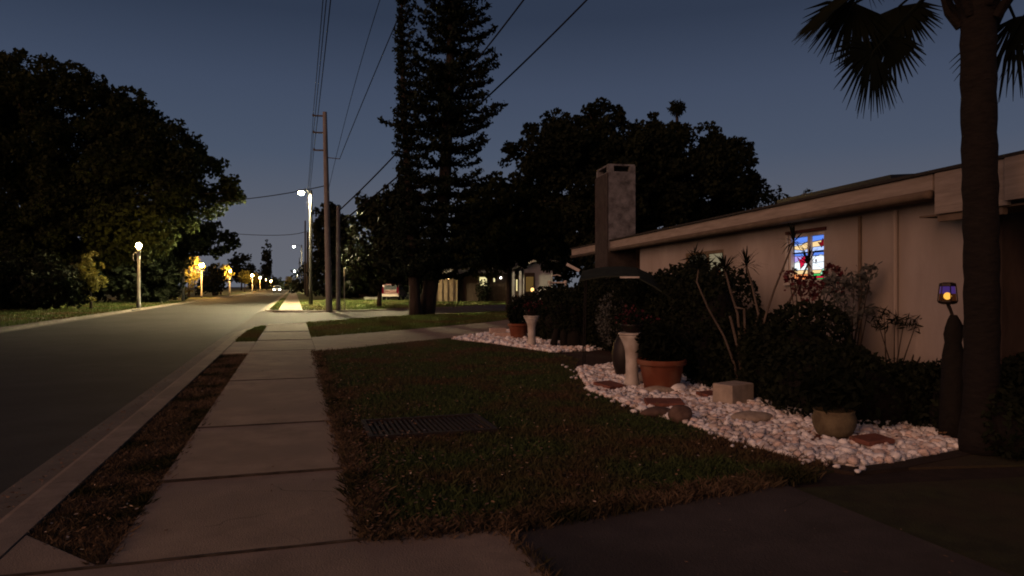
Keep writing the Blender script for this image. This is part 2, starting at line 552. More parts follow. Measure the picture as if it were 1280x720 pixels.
sun = bpy.data.lights.new('sun', 'SUN')
sun.energy = 1.42
sun.angle = R(50)
sun.color = (1.0, 0.49, 0.28)
so = bpy.data.objects.new('sun', sun)
COL.objects.link(so)
el = R(18)
sd = Vector((math.sin(SUN_AZ) * math.cos(el), math.cos(SUN_AZ) * math.cos(el), math.sin(el)))
so.rotation_euler = (-sd).to_track_quat('-Z', 'Y').to_euler()

cam = bpy.data.cameras.new('camera')
cam.sensor_width = 36.0
cam.lens = 36.0 * F / 1280.0
cam.shift_y = (HOR - 360.0) / 1280.0
cam.clip_start = 0.05
cam.clip_end = 4000
co = bpy.data.objects.new('camera', cam)
COL.objects.link(co)
co.location = (0, 0, CAM_H)
co.rotation_euler = (R(90), 0, -YAW)
SC.camera = co
SC.view_settings.view_transform = 'Standard'
SC.view_settings.look = 'None'
SC.view_settings.exposure = 0.0
SC.view_settings.gamma = 1.0
SC.render.engine = 'CYCLES'
SC.cycles.use_denoising = True
SC.cycles.filter_width = 1.9
SC.cycles.max_bounces = 6
SC.cycles.sample_clamp_indirect = 4.0


# ------------------------------------------------------------------ leaves and grass
def leaf_quads(cent, length, width, rnd=rng, normal_bias=None):
    n = len(cent)
    a = rnd.normal(size=(n, 3))
    if normal_bias is not None:
        a = a + normal_bias
    a /= np.linalg.norm(a, axis=1, keepdims=True) + 1e-9
    b = np.cross(a, rnd.normal(size=(n, 3)))
    b /= np.linalg.norm(b, axis=1, keepdims=True) + 1e-9
    s = rnd.uniform(0.6, 1.25, size=(n, 1))
    a = a * length * s / 2
    b = b * width * s / 2
    return np.stack([cent - a, cent + b - a * 0.1, cent + a, cent - b - a * 0.1], axis=1)


def inpoly(pts, poly):
    poly = np.asarray(poly, float)
    x, y = pts[:, 0], pts[:, 1]
    c = np.zeros(len(pts), bool)
    j = len(poly) - 1
    for i in range(len(poly)):
        xi, yi = poly[i]
        xj, yj = poly[j]
        cond = ((yi > y) != (yj > y)) & (x < (xj - xi) * (y - yi) / (yj - yi + 1e-12) + xi)
        c ^= cond
        j = i
    return c


def sample_poly(poly, n, dens=None):
    poly = np.asarray(poly, float)
    lo, hi = poly.min(0), poly.max(0)
    out = []
    tot = 0
    while tot < n:
        p = rng.uniform(lo, hi, size=(n * 3, 2))
        p = p[inpoly(p, poly)]
        if dens is not None:
            p = p[rng.uniform(size=len(p)) < dens(p)]
        out.append(p)
        tot += len(p)
    return np.concatenate(out)[:n]


def blades(poly, n, h, w, z=0.0, dens=None, lean=0.5, jitter=0.0):
    p = sample_poly(poly, n, dens)
    if jitter:
        p = p + rng.normal(scale=jitter, size=p.shape)
    n = len(p)
    base = np.column_stack([p, np.full(n, z)])
    ang = rng.uniform(0, 2 * np.pi, n)
    hh = h * rng.uniform(0.45, 1.3, n)
    ww = w * rng.uniform(0.6, 1.3, n)
    side = np.column_stack([np.cos(ang), np.sin(ang), np.zeros(n)]) * ww[:, None] / 2
    la = rng.uniform(0, 2 * np.pi, n)
    ll = rng.uniform(0, lean, n) * hh * 1.4
    tip = base + np.column_stack([np.cos(la) * ll, np.sin(la) * ll, hh])
    mid = base + (tip - base) * 0.5 + np.array([0, 0, 1]) * (hh * 0.14)[:, None]
    return np.stack([base - side, base + side, tip, mid - side * 0.9], axis=1)


def crown_points(poly_px, d, dh, nclump, rc, per, fill=1.0, voids=0, edge=0.55):
    """clumps spread through a lens-shaped volume whose outline is poly_px at depth d"""
    P = np.asarray(poly_px, float)
    c = P.mean(0)
    pts = sample_poly(poly_px, nclump)
    # normalised radius of each point towards the outline
    out = []
    seg = np.vstack([P, P[:1]])
    L = np.linalg.norm(np.diff(seg, axis=0), axis=1)
    # extra clumps close to the outline give an uneven rim
    for q in pts:
        v = q - c
        best = 1e9
        for i in range(len(P)):
            a, b = seg[i], seg[i + 1]
            t = np.clip(np.dot(q - a, b - a) / (L[i] ** 2 + 1e-9), 0, 1)
            best = min(best, np.linalg.norm(q - (a + t * (b - a))))
        out.append(best)
    out = np.array(out)
    rmax = max(out.max(), 1e-6)
    thick = np.sqrt(np.clip(1 - (1 - out / rmax) ** 2, 0.02, 1))
    cs, rs = [], []
    for q, tk, e in zip(pts, thick, out):
        dd = d + rng.uniform(-1, 1) * dh * tk
        r = rc * rng.uniform(0.6, 1.3)
        r = min(r, max(e / F * d * 1.2, rc * 0.35))
        # hold the angular place at the changed depth
        cs.append(np.array(at(q[0], q[1], dd)))
        rs.append(r)
    # sprigs that break the rim
    nsp = nclump // 3
    for _ in range(nsp):
        i = rng.integers(len(P))
        a, b = seg[i], seg[i + 1]
        q = a + (b - a) * rng.uniform()
        outw = q - c
        outw = outw / (np.linalg.norm(outw) + 1e-9)
        q = q + outw * rng.uniform(-6, 9) * rc / .9 * 45 / d
        cs.append(np.array(at(q[0], q[1], d + rng.uniform(-.3, .3) * dh)))
        rs.append(rc * rng.uniform(.22, .5))
    cs, rs = np.array(cs), np.array(rs)
    allp = []
    for cc, r in zip(cs, rs):
        n = max(4, int(per * (r / rc) ** 2))
        v = rng.normal(size=(n, 3))
        v /= np.linalg.norm(v, axis=1, keepdims=True)
        rad = r * rng.uniform(0.25, 1.0, size=(n, 1)) ** 0.5
        allp.append(cc + v * rad * np.array([1, 1, 0.8]))
    A = np.concatenate(allp)
    if voids:
        vp = sample_poly(poly_px, voids)
        for q in vp:
            ctr = np.array(at(q[0], q[1], d))
            dirv = ctr - np.array([0, 0, CAM_H])
            dirv /= np.linalg.norm(dirv)
            rr = rng.uniform(0.3, 0.8) * rc
            w = A - ctr
            off = w - np.outer(w @ dirv, dirv)
            A = A[np.linalg.norm(off, axis=1) > rr]
    A = A[A[:, 2] > 0.05]
    return A, cs, rs


def tree(name, label, poly_px, d, dh, base_px, nclump=60, rc=0.9, per=90, leaf=(0.28, 0.16), trunk_r=0.3, mleaf='leaf_dark',
         mbark='bark', cat='tree', group=None, voids=0, limbs=9):
    base = at(base_px, 358, d)
    base.z = 0
    t = thing(name, label, cat, base, 0, group)
    A, cs, rs = crown_points(poly_px, d, dh, nclump, rc, per, voids=voids)
    quad_obj('crown', leaf_quads(A, leaf[0], leaf[1]), M[mleaf], t)
    cen = cs.mean(0)
    zt = max(base.z + 0.6, min(cen[2], cs[:, 2].min() + 0.55 * (cs[:, 2].max() - cs[:, 2].min())))
    tb = MB()
    tb.sm = True
    fork = Vector((base.x * 0.7 + cen[0] * 0.3, base.y * 0.7 + cen[1] * 0.3, zt * 0.55))
    top = Vector((cen[0], cen[1], zt))
    tb.tube([base - Vector((0, 0, .12)), base + Vector((0, 0, 0.25)), base.lerp(fork, .5), fork, fork.lerp(top, .6), top],
            [trunk_r * 1.5, trunk_r * 1.08, trunk_r * .9, trunk_r * .8, trunk_r * .5, trunk_r * .2], 9)
    idx = rng.choice(len(cs), size=min(limbs, len(cs)), replace=False)
    for i in idx:
        e = Vector(cs[i])
        s = fork.lerp(top, rng.uniform(0, .6))
        mid = s.lerp(e, .5) + Vector((rng.normal() * .3, rng.normal() * .3, rng.uniform(.1, .5)))
        tb.tube([s, mid, e], [trunk_r * .42, trunk_r * .26, trunk_r * .07], 6)
    obj('trunk', tb, M[mbark], t)
    return t


# ------------------------------------------------------------------ ground sheets
Z_ROAD = -0.10


def struct(name, mb, m, bevel=0.0):
    o = obj(name, mb, m, bevel=bevel)
    tag(o, kind='structure')
    return o


g = MB()
g.add([(-900, -200, -0.30), (900, -200, -0.30), (900, 1800, -0.30), (-900, 1800, -0.30)], [(0, 1, 2, 3)])
struct('ground', g, M['soil'])

near_edge = [(-2.15, 24.5), (-2.0, 26.5), (-1.5, 28.6), (-0.6, 30.0), (0.5, 30.9), (2.2, 33.4), (4.2, 35.6), (9.0, 39.2), (30, 55.0), (60, 76)]
far_edge = [(-2.15, 49.0), (-1.9, 47.2), (-1.2, 45.8), (0.2, 44.9), (2.2, 44.8), (4.5, 45.6), (9.0, 48.6), (30, 64.0), (60, 85)]
r = MB()
r.prism([(-9.62, -40), (-2.15, -40), (-2.15, 900), (-9.62, 900)], -0.29, Z_ROAD)
struct('road', r, M['asphalt'])
r = MB()
r.prism([(-2.15, 24.5)] + near_edge[1:] + far_edge[::-1], -0.29, Z_ROAD - 0.004)
struct('side_road', r, M['side_asphalt'])


# kerb with gutter pan, near side; drops to the driveway behind the camera
def sweep_profile(mb, path, prof):
    """prof: list of (offset to the right of travel, z); path: list of (x,y)"""
    path = [Vector((p[0], p[1], 0)) for p in path]
    n = len(prof)
    vs, fs = [], []
    for i, p in enumerate(path):
        t = (path[min(i + 1, len(path) - 1)] - path[max(i - 1, 0)]).normalized()
        nr = Vector((t.y, -t.x, 0))
        for o, z in prof:
            vs.append(p + nr * o + Vector((0, 0, z)))
    for i in range(len(path) - 1):
        for k in range(n - 1):
            fs.append((i * n + k, (i + 1) * n + k, (i + 1) * n + k + 1, i * n + k + 1))
    mb.add(vs, fs)


def kerb_pair(path, flip=False):
    s = -1 if flip else 1
    k = MB()
    sweep_profile(k, path, [(s * .27, Z_ROAD + .012), (s * .31, -.03), (s * .34, -.004), (s * .38, .006), (s * .60, .008), (s * .61, -.1)])
    gmb = MB()
    sweep_profile(gmb, path, [(s * -.01, Z_ROAD + .001), (s * .0, Z_ROAD + .006), (s * .27, Z_ROAD + .012)])
    return k, gmb


def densify(path, step):
    out = [path[0]]
    for a, b in zip(path, path[1:]):
        L = math.hypot(b[0] - a[0], b[1] - a[1])
        n = max(1, int(L / step))
        for i in range(1, n + 1):
            out.append((a[0] + (b[0] - a[0]) * i / n, a[1] + (b[1] - a[1]) * i / n))
    return out


near_path = densify([(-2.15, -20), (-2.15, 22.0)], 3.0)[:-1] + [(-2.15, 22.5), (-2.13, 24.5), (-2.0, 26.5), (-1.5, 28.6), (-0.6, 30.0), (0.5, 30.9), (2.2, 33.4), (4.2, 35.6), (9.0, 39.2), (30, 55)]
k, gm = kerb_pair(near_path)
struct('kerb', k, M['kerb'])
struct('gutter', gm, M['gutter'])
far_path = [(30, 64), (9, 48.6), (4.5, 45.6), (2.2, 44.8), (0.2, 44.9), (-1.2, 45.8), (-1.9, 47.2), (-2.15, 49.0), (-2.15, 60), (-2.15, 120), (-2.15, 500)]
k, gm = kerb_pair(far_path)
struct('kerb', k, M['kerb'])
struct('gutter', gm, M['gutter'])
left_path = [(-9.62, -40), (-9.62, 30), (-9.62, 60), (-9.62, 120), (-9.62, 600)]
k, gm = kerb_pair(left_path, flip=True)
struct('kerb', k, M['kerb'])
struct('gutter', gm, M['gutter'])

# sidewalk slabs, near block
X0, X1 = -0.98, 0.48
joints = [-8, -6.2, -4.4, -2.6, -0.9, 0.85, 2.55, 4.22, 5.93, 8.05, 11.9, 17.2, 20.6, 24.4, 29.9]
sw = MB()
for i, (a, b) in enumerate(zip(joints, joints[1:])):
    dz = rng.uniform(-.004, .010)
    tl = rng.uniform(-.004, .004)
    x0, x1 = X0, X1
    if b <= 4.3:
        x1 = 1.24
    if b <= 4.3:
        x0 = -1.55
    gp = .006
    z = 0.004 + dz
    vs = [(x0, a + gp, -.12), (x1, a + gp, -.12), (x1, b - gp, -.12), (x0, b - gp, -.12),
          (x0, a + gp, z - tl), (x1, a + gp, z + tl), (x1, b - gp, z + tl * .5), (x0, b - gp, z - tl * .5)]
    sw.add(vs, [(3, 2, 1, 0), (4, 5, 6, 7), (0, 1, 5, 4), (1, 2, 6, 5), (2, 3, 7, 6), (3, 0, 4, 7)])
struct('sidewalk', sw, M['concrete'], bevel=0.012)
jt = MB()
jt.prism([(X0 + .01, -8), (X1 - .01, -8), (X1 - .01, 29.8), (X0 + .01, 29.8)], -.2, -0.009)
struct('sidewalk_base', jt, M['joint'])
jn = MB()
for y_ in joints[1:-1]:
    x0, x1 = X0 + .004, X1 - .004
    if y_ < 4.3:
        x0, x1 = -1.54, 1.23
    n_ = 22
    up_ = [(x0 + (x1 - x0) * i / n_, y_ + .005 + rng.uniform(-.003, .006)) for i in range(n_ + 1)]
    lo_ = [(x0 + (x1 - x0) * i / n_, y_ - .005 - rng.uniform(-.003, .006)) for i in range(n_ + 1)]
    jn.prism(lo_ + up_[::-1], -.05, .0185)
n_ = 40
jn.prism([(1.238 + rng.uniform(-.012, .006), -2 + 6.2 * i / n_) for i in range(n_ + 1)] + [(1.262 + rng.uniform(-.006, .03), -2 + 6.2 * i / n_) for i in range(n_, -1, -1)], -.1, .013)
struct('sidewalk_joint', jn, M['joint'])
# corner ramp and crossing apron
ap = MB()
ap.prism([(-1.545, 4.235), (-1.0, 4.235), (-1.02, 4.29), (-1.545, 4.93)], -.1, 0.003)
ap.prism([(-1.545, 16.9), (-0.99, 16.9), (-0.99, 20.4), (-1.545, 20.4)], -.1, 0.0)
ap.prism([(-0.985, 29.92), (-0.99, 28.0), (-1.25, 27.9), (-1.1, 28.6), (-0.62, 29.4), (0.1, 30.05), (0.47, 30.35), (0.478, 29.92)], -.1, -0.002)
struct('sidewalk_apron', ap, M['concrete'], bevel=.01)
# far block sidewalk
fs_ = MB()
yy = 46.4
while yy < 160:
    fs_.prism([(-0.95, yy + .01), (0.5, yy + .01), (0.5, yy + 1.79), (-0.95, yy + 1.79)], -.1, 0.004 + rng.uniform(-.005, .005))
    yy += 1.8
fs_.prism([(-1.2, 45.85), (0.2, 45.55), (0.9, 45.6), (0.9, 46.39), (-1.3, 46.39)], -.1, 0.002)
struct('sidewalk_far', fs_, M['concrete'])

# driveway of the house beside the camera, and its darker neighbour strip
dv = MB()
dv.prism([(1.255, -8), (3.585, -8), (3.585, 4.62), (2.4, 4.42), (1.255, 4.2)], -.15, -0.006)
struct('driveway', dv, M['old_drive'], bevel=.012)
dv = MB()
dv.prism([(3.61, -8), (9.5, -8), (9.5, 3.6), (3.61, 4.45)], -.15, -0.02)
struct('driveway_edge', dv, M['turf'], bevel=.01)

dv = MB()
dv.prism([(3.62, -8), (14, -8), (14, 6), (3.95, 6), (3.62, 4.6)], -.15, -0.03)
struct('front_yard', dv, M['soil'])

# slanting path to the side of the house
path_poly = [(0.49, 16.95), (1.4, 17.6), (2.3, 18.5), (4.4, 20.3), (6.7, 23.4), (9.2, 26.8), (12.5, 31.0), (10.5, 32.2), (7.7, 28.4), (3.8, 24.5), (2.0, 22.9), (0.49, 21.6)]
pp = MB()
pp.prism(path_poly, -.12, -0.002)
struct('path', pp, M['concrete'])

# lawns
lawn_near = [(0.49, 4.3), (1.25, 4.3), (2.4, 4.5), (3.9, 4.7), (4.3, 4.75), (9.5, 3.7), (9.5, 22), (9.2, 26.7), (6.72, 23.35), (4.42, 20.25), (2.33, 18.45), (1.42, 17.55), (0.49, 16.9)]
lm = MB()
lm.prism(lawn_near, -.15, -0.01)
struct('lawn', lm, M['turf'])
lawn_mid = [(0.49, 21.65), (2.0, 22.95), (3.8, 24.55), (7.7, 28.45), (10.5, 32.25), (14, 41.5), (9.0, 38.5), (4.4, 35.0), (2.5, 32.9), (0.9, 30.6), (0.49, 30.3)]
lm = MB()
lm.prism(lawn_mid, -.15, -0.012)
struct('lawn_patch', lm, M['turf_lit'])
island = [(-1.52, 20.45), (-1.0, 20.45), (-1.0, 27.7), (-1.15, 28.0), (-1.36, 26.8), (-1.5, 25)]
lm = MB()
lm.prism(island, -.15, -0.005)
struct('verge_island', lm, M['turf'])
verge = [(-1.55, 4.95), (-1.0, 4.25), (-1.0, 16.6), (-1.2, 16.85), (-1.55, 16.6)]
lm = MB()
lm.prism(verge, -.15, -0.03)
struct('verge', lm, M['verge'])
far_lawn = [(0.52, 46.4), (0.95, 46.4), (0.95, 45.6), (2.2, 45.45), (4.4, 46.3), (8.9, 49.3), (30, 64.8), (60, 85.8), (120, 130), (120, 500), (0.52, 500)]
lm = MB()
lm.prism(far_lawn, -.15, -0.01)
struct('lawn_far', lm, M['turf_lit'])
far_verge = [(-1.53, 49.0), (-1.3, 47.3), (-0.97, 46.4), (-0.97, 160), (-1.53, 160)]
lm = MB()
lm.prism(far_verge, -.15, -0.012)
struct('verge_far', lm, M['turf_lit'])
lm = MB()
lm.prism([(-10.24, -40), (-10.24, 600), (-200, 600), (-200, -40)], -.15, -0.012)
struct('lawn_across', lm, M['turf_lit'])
lm = MB()
lm.prism([(9.52, -8), (60, -8), (60, 45), (32, 54), (14.2, 41.4), (12.6, 31.0), (9.3, 26.7), (9.52, 22)], -.15, -0.03)
struct('back_yard', lm, M['soil'])

# grass blades
near_d = lambda p: np.clip(5.0 / np.hypot(p[:, 0], p[:, 1]), 0, 1) ** 1.3
lawn_d = lambda p: near_d(p) * ~((p[:, 0] > .74) & (p[:, 0] < 1.97) & (p[:, 1] > 6.98) & (p[:, 1] < 7.82))
lawn_strip = [(0.42, 4.2), (1.3, 4.22), (2.6, 4.45), (3.9, 4.62), (4.4, 4.9), (4.6, 7), (4.75, 11.6), (5.6, 13.4), (5.6, 14.8), (4.2, 19.9), (2.33, 18.4), (1.42, 17.5), (0.42, 16.85)]
Q = np.concatenate([blades(lawn_strip, 110000, 0.046, 0.010, -0.012, lawn_d, 0.95), blades(lawn_strip, 3000, 0.085, 0.008, -0.012, lawn_d, 0.9)])
o = quad_obj('grass', Q, M['blade'])
tag(o, 'short dark green grass of the front lawn between sidewalk and stone beds', 'grass', kind='stuff')
Q = np.concatenate([blades([(0.40, 4.2), (0.56, 4.2), (0.56, 16.8), (0.43, 16.8)], 9000, 0.06, 0.012, -0.01, near_d, 1.2, .035),
                    blades([(0.5, 4.17), (1.3, 4.12), (3.9, 4.55), (3.9, 4.8), (1.3, 4.4), (0.5, 4.4)], 7000, 0.06, 0.012, -0.01, None, 1.2, .03),
                    blades(verge, 30000, 0.04, 0.010, -0.032, near_d, 1.2), blades([(.38, 4.25), (.52, 4.22), (.52, 16.8), (.42, 16.8)], 1500, 0.055, 0.009, -0.01, near_d, 1.3, .03), blades([(1.2, 2), (1.28, 2), (1.28, 4.2), (1.2, 4.2)], 500, .05, .009, 0, None, 1.2, .02),
                    blades([(-1.04, 4.3), (-0.98, 4.25), (-0.98, 16.5), (-1.04, 16.5)], 5000, 0.05, 0.012, -0.03, near_d, 1.2, .02)])
o = quad_obj('dry_grass', Q, M['blade_dry'])
tag(o, 'brown dry grass fringing the lawn and filling the narrow kerb strip', 'grass', kind='stuff')
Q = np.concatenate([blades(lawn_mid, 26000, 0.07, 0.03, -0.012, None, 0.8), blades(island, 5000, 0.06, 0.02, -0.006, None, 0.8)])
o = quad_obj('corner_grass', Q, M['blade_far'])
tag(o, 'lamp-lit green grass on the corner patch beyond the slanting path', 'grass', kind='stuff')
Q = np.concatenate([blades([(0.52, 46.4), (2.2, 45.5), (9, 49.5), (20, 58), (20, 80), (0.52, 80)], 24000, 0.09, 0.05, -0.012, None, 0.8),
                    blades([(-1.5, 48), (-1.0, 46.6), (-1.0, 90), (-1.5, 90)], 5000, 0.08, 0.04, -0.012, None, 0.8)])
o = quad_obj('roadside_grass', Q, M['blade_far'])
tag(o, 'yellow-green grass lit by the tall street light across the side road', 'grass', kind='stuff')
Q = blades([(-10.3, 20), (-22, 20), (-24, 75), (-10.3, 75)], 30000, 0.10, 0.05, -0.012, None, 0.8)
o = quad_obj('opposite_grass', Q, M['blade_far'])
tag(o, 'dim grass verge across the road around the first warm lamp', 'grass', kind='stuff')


def scatter_leaves(poly, n, size, z, dens=None, squash=0.35):
    p = sample_poly(poly, n, dens)
    c = np.column_stack([p, z + rng.uniform(0.0, 0.03, len(p))])
    q = leaf_quads(c, size, size * .6)
    ctr = q.mean(axis=1, keepdims=True)
    q[:, :, 2] = ctr[:, :, 2] + (q[:, :, 2] - ctr[:, :, 2]) * squash
    return q


edge_d = lambda p: np.clip(np.exp(-(p[:, 0] - .45) / .45) + .10, 0, 1) * np.clip(6 / p[:, 1], 0, 1)
Q = np.concatenate([scatter_leaves(lawn_strip, 2600, .042, .02, edge_d), scatter_leaves(verge, 350, .035, -.01, near_d)])
o = quad_obj('fallen_leaves', Q, M['dead_leaf'])
tag(o, 'brown fallen leaves littering the lawn edge and kerb strip', 'leaves', kind='stuff')
Q = np.concatenate([scatter_leaves([(-2.12, 2), (-1.9, 2), (-1.9, 20), (-2.12, 20)], 500, .04, Z_ROAD + .015, near_d), scatter_leaves([(-.98, 1.5), (.48, 1.5), (.48, 14), (-.98, 14)], 60, .035, .006, near_d, .2), scatter_leaves([(1.3, 1.5), (3.6, 1.5), (3.6, 4.4), (1.3, 4.2)], 60, .035, .0, None, .2)])
o = quad_obj('gutter_leaves', Q, M['dead_leaf'])
tag(o, 'scattered brown leaves in the gutter and on the paving', 'leaves', kind='stuff')
Q = np.concatenate([scatter_leaves(lawn_strip, 220, .034, .04, near_d), scatter_leaves(verge, 34, .036, .0, lambda p: np.clip(4.5 / p[:, 1], 0, 1) ** 2)])
o = quad_obj('pale_fallen_leaves', Q, M['pale_leaf'])
tag(o, 'pale dry leaves flecking the dark lawn and kerb strip', 'leaves', kind='stuff')

# drain grate in the lawn
t = thing('drain_grate', 'rusty slatted drain grate set flush in the front lawn', 'drain grate', (1.35, 7.4, 0))
f = MB()
for c, s in (((1.35, 6.97, .018), (1.3, .05, .05)), ((1.35, 7.83, .018), (1.3, .05, .05)), ((.72, 7.4, .018), (.05, .81, .05)), ((1.98, 7.4, .018), (.05, .81, .05))):
    f.box(c, s)
obj('frame', f, M['grate'], t)
f = MB()
for i in range(22):
    f.box((.78 + i * .0545, 7.4, .014), (.026, .80, .03), rot=Matrix.Rotation(R(0), 3, 'Z'))
obj('slats', f, M['grate'], t)
f = MB()
f.box((1.35, 7.4, -.03), (1.2, .8, .03))
obj('pit', f, M['black'], t)

# ------------------------------------------------------------------ white stone beds
bed_near_px = [(722, 462), (735, 488), (775, 503), (800, 514), (850, 528), (900, 546), (980, 570), (1068, 583), (1120, 577), (1226, 556), (1180, 540), (1120, 528), (1040, 515), (985, 505), (930, 490), (905, 472), (888, 455), (855, 449), (800, 452)]
bed_far_px = [(564, 424), (620, 430), (690, 441), (735, 439), (775, 435), (800, 428), (770, 420), (730, 414), (690, 412), (640, 414), (612, 417)]
bed_near = [tuple(ground(*p)[:2]) for p in bed_near_px]
bed_far = [tuple(ground(*p)[:2]) for p in bed_far_px]
lm = MB()
lm.prism([tuple(ground(*p)[:2]) for p in [(700, 452), (722, 490), (800, 522), (980, 577), (1068, 590), (1130, 584), (1250, 560), (1280, 545), (1280, 480), (1100, 440), (900, 430), (780, 425)]], -.12, -0.002)
struct('mulch_bed', lm, M['soil'])
lm = MB()
lm.prism([tuple(ground(*p)[:2]) for p in [(690, 443), (705, 455), (725, 462), (800, 450), (850, 445), (850, 430), (800, 428), (775, 435), (735, 440)]], -.12, 0.006)
struct('mulch_path', lm, M['mulch'])
lm = MB()
lm.prism([tuple(ground(*p)[:2]) for p in [(560, 424.5), (690, 442), (735, 440), (800, 430), (840, 422), (760, 408), (690, 407), (612, 414)]], -.12, 0.002)
struct('stone_bed_soil', lm, M['soil'])

for poly_, nm_ in ((bed_near, 'stone_bed'), (bed_far, 'stone_bed')):
    lm = MB()
    lm.prism(poly_, -.1, .012)
    struct(nm_, lm, M['stone_dust'])
stone_meshes = []
for i in range(9):
    mb = MB()
    mb.sm = True
    mb.ball((0, 0, 0), 1.0, rng.uniform(.75, 1.3), rng.uniform(.55, .9), rng.uniform(.42, .7), 9, 7, .15, i)
    me = bpy.data.meshes.new('stone')
    me.from_pydata(mb.v, [], mb.f)
    me.polygons.foreach_set('use_smooth', mb.s)
    me.materials.append(M[('stone', 'stone', 'stone_grey', 'stone', 'stone_pink', 'stone', 'stone', 'stone_pink', 'stone_grey')[i]])
    stone_meshes.append(me)


def stone_points(poly, spacing, tries):
    poly = np.asarray(poly)
    lo, hi = poly.min(0), poly.max(0)
    cell = spacing
    grid = {}
    keep = []
    P = rng.uniform(lo, hi, size=(tries, 2))
    P = P[inpoly(P, poly)]
    for p in P:
        kx, ky = int(p[0] / cell), int(p[1] / cell)
        ok = True
        for ax in (-1, 0, 1):
            for ay in (-1, 0, 1):
                for q in grid.get((kx + ax, ky + ay), ()):
                    if (q[0] - p[0]) ** 2 + (q[1] - p[1]) ** 2 < spacing ** 2:
                        ok = False
        if ok:
            grid.setdefault((kx, ky), []).append(p)
            keep.append(p)
    return np.array(keep)


near_pts = stone_points(bed_near, 0.050, 120000)
far_pts = stone_points(bed_far, 0.075, 60000)
near_pts = near_pts[np.argsort(np.hypot(near_pts[:, 0], near_pts[:, 1]))]
lbl = 'rounded white landscaping stone in the near bed beside the driveway'
for p in near_pts[:300]:
    o = bpy.data.objects.new('stone', random.choice(stone_meshes))
    COL.objects.link(o)
    s = random.choice((.026, .034, .040, .046, .056)) * random.uniform(.9, 1.1)
    o.location = (p[0], p[1], s * random.uniform(.25, .75))
    o.scale = (s * 1.1, s, s)
    o.rotation_euler = (random.uniform(-.5, .5), random.uniform(-.5, .5), random.uniform(0, 6.28))
    tag(o, lbl, 'stone', 'white stones along the driveway end of the near bed')
gb = MB()
gb.sm = True
for arr, sc in ((near_pts[300:], 1.0), (far_pts, 1.25)):
    for p in arr:
        s = random.choice((.024, .034, .040, .047, .058)) * random.uniform(.9, 1.1) * sc
        me = random.choice(stone_meshes)
        Mx = Matrix.Translation((p[0], p[1], s * random.uniform(.25, .75))) @ Matrix.Rotation(random.uniform(0, 6.28), 4, 'Z') @ Matrix.Rotation(random.uniform(-.5, .5), 4, 'X') @ Matrix.Scale(s, 4)
        gb.mi = {'white_stone': 0, 'grey_white_stone': 1, 'pinkish_stone': 2}[me.materials[0].name]
        gb.add([Mx @ v.co for v in me.vertices], [tuple(pl.vertices) for pl in me.polygons])
strays = sample_poly([tuple(ground(*q_)[:2]) for q_ in [(700, 455), (730, 495), (800, 522), (900, 556), (980, 578), (1070, 592), (1120, 585), (1070, 582), (980, 569), (900, 545), (800, 513), (735, 488), (722, 462)]], 40)
for p in strays:
    s = random.uniform(.02, .04)
    me = random.choice(stone_meshes)
    Mx = Matrix.Translation((p[0], p[1], s * .5)) @ Matrix.Rotation(random.uniform(0, 6.28), 4, 'Z') @ Matrix.Scale(s, 4)
    gb.mi = {'white_stone': 0, 'grey_white_stone': 1, 'pinkish_stone': 2}[me.materials[0].name]
    gb.add([Mx @ v.co for v in me.vertices], [tuple(pl.vertices) for pl in me.polygons])
o = obj('gravel', gb, [M['stone'], M['stone_grey'], M['stone_pink']])
tag(o, 'bed of white rounded landscaping stones around pots and columns', 'white stones', kind='stuff')


Q = np.concatenate([scatter_leaves(bed_near, 260, .05, .075, None, .5), scatter_leaves(bed_far, 120, .06, .085, None, .5)])
o = quad_obj('leaf_litter', Q, M['dead_leaf'])
tag(o, 'brown leaf litter caught among the white stones', 'leaves', kind='stuff')

# ------------------------------------------------------------------ garden objects
def rock(px, py, r, label, m, sq=(1.2, .9, .6), name='rock', seed=0, sink=.35):
    p = ground(px, py)
    b = MB()
    b.sm = True
    b.ball(p + Vector((0, 0, r * sq[2] * (1 - sink))), r, *sq, 14, 10, .05, seed)
    return tag(obj(name, b, M[m], origin=p), label, 'rock')


rock(812, 480, .20, 'pale rounded boulder against the foot of the taller white column', 'boulder', (1.3, .9, .55), seed=1)
rock(824, 492, .15, 'flat yellowish rock in front of the large terracotta pot', 'boulder', (1.6, .9, .45), seed=2)
rock(784, 466, .16, 'long tan rock behind the white stones beside the dark jar', 'boulder', (1.7, .8, .5), seed=3)
rock(850, 527, .14, 'brown round rock at the lawn edge of the near stone bed', 'brown_rock', (1.0, .9, .8), seed=4)
rock(822, 520, .13, 'grey brown flat rock at the lawn edge before the clay slab', 'brown_rock', (1.6, .9, .5), seed=5)
rock(846, 491, .12, 'grey lump of rock touching the right front of the terracotta pot', 'stone', (1.3, .9, .7), seed=6)
rock(940, 527, .17, 'flat grey rock in front of the concrete block planter', 'boulder', (1.6, 1, .4), seed=7)
rock(962, 470, .10, 'small pale rock lying on dark soil behind the block planter', 'boulder', (1.5, .8, .5), seed=8)
rock(860, 462, .3, 'wide bluish grey flat rock behind the large terracotta pot', 'grey_leaf', (1.4, .8, .35), seed=9)


def paver(px, py, w, l, rz, label):
    p = ground(px, py)
    b = MB()
    b.box(p + Vector((0, 0, .07)), (w, l, .045), rz=rz, rot=Matrix.Rotation(rz, 3, 'Z') @ Matrix.Rotation(.08, 3, 'X'))
    return tag(obj('clay_paver', b, M['paver'], origin=p, bevel=.008), label, 'paver')


paver(762, 487, .32, .36, .3, 'red clay slab on white stones near the lawn corner of the bed')
paver(830, 510, .46, .30, -.35, 'red clay slab on white stones in front of the terracotta pot')
paver(886, 499, .26, .22, .2, 'small red clay slab beside the concrete block planter')
paver(1090, 559, .34, .22, .1, 'dull red clay slab beside the yellow stone pot stand')

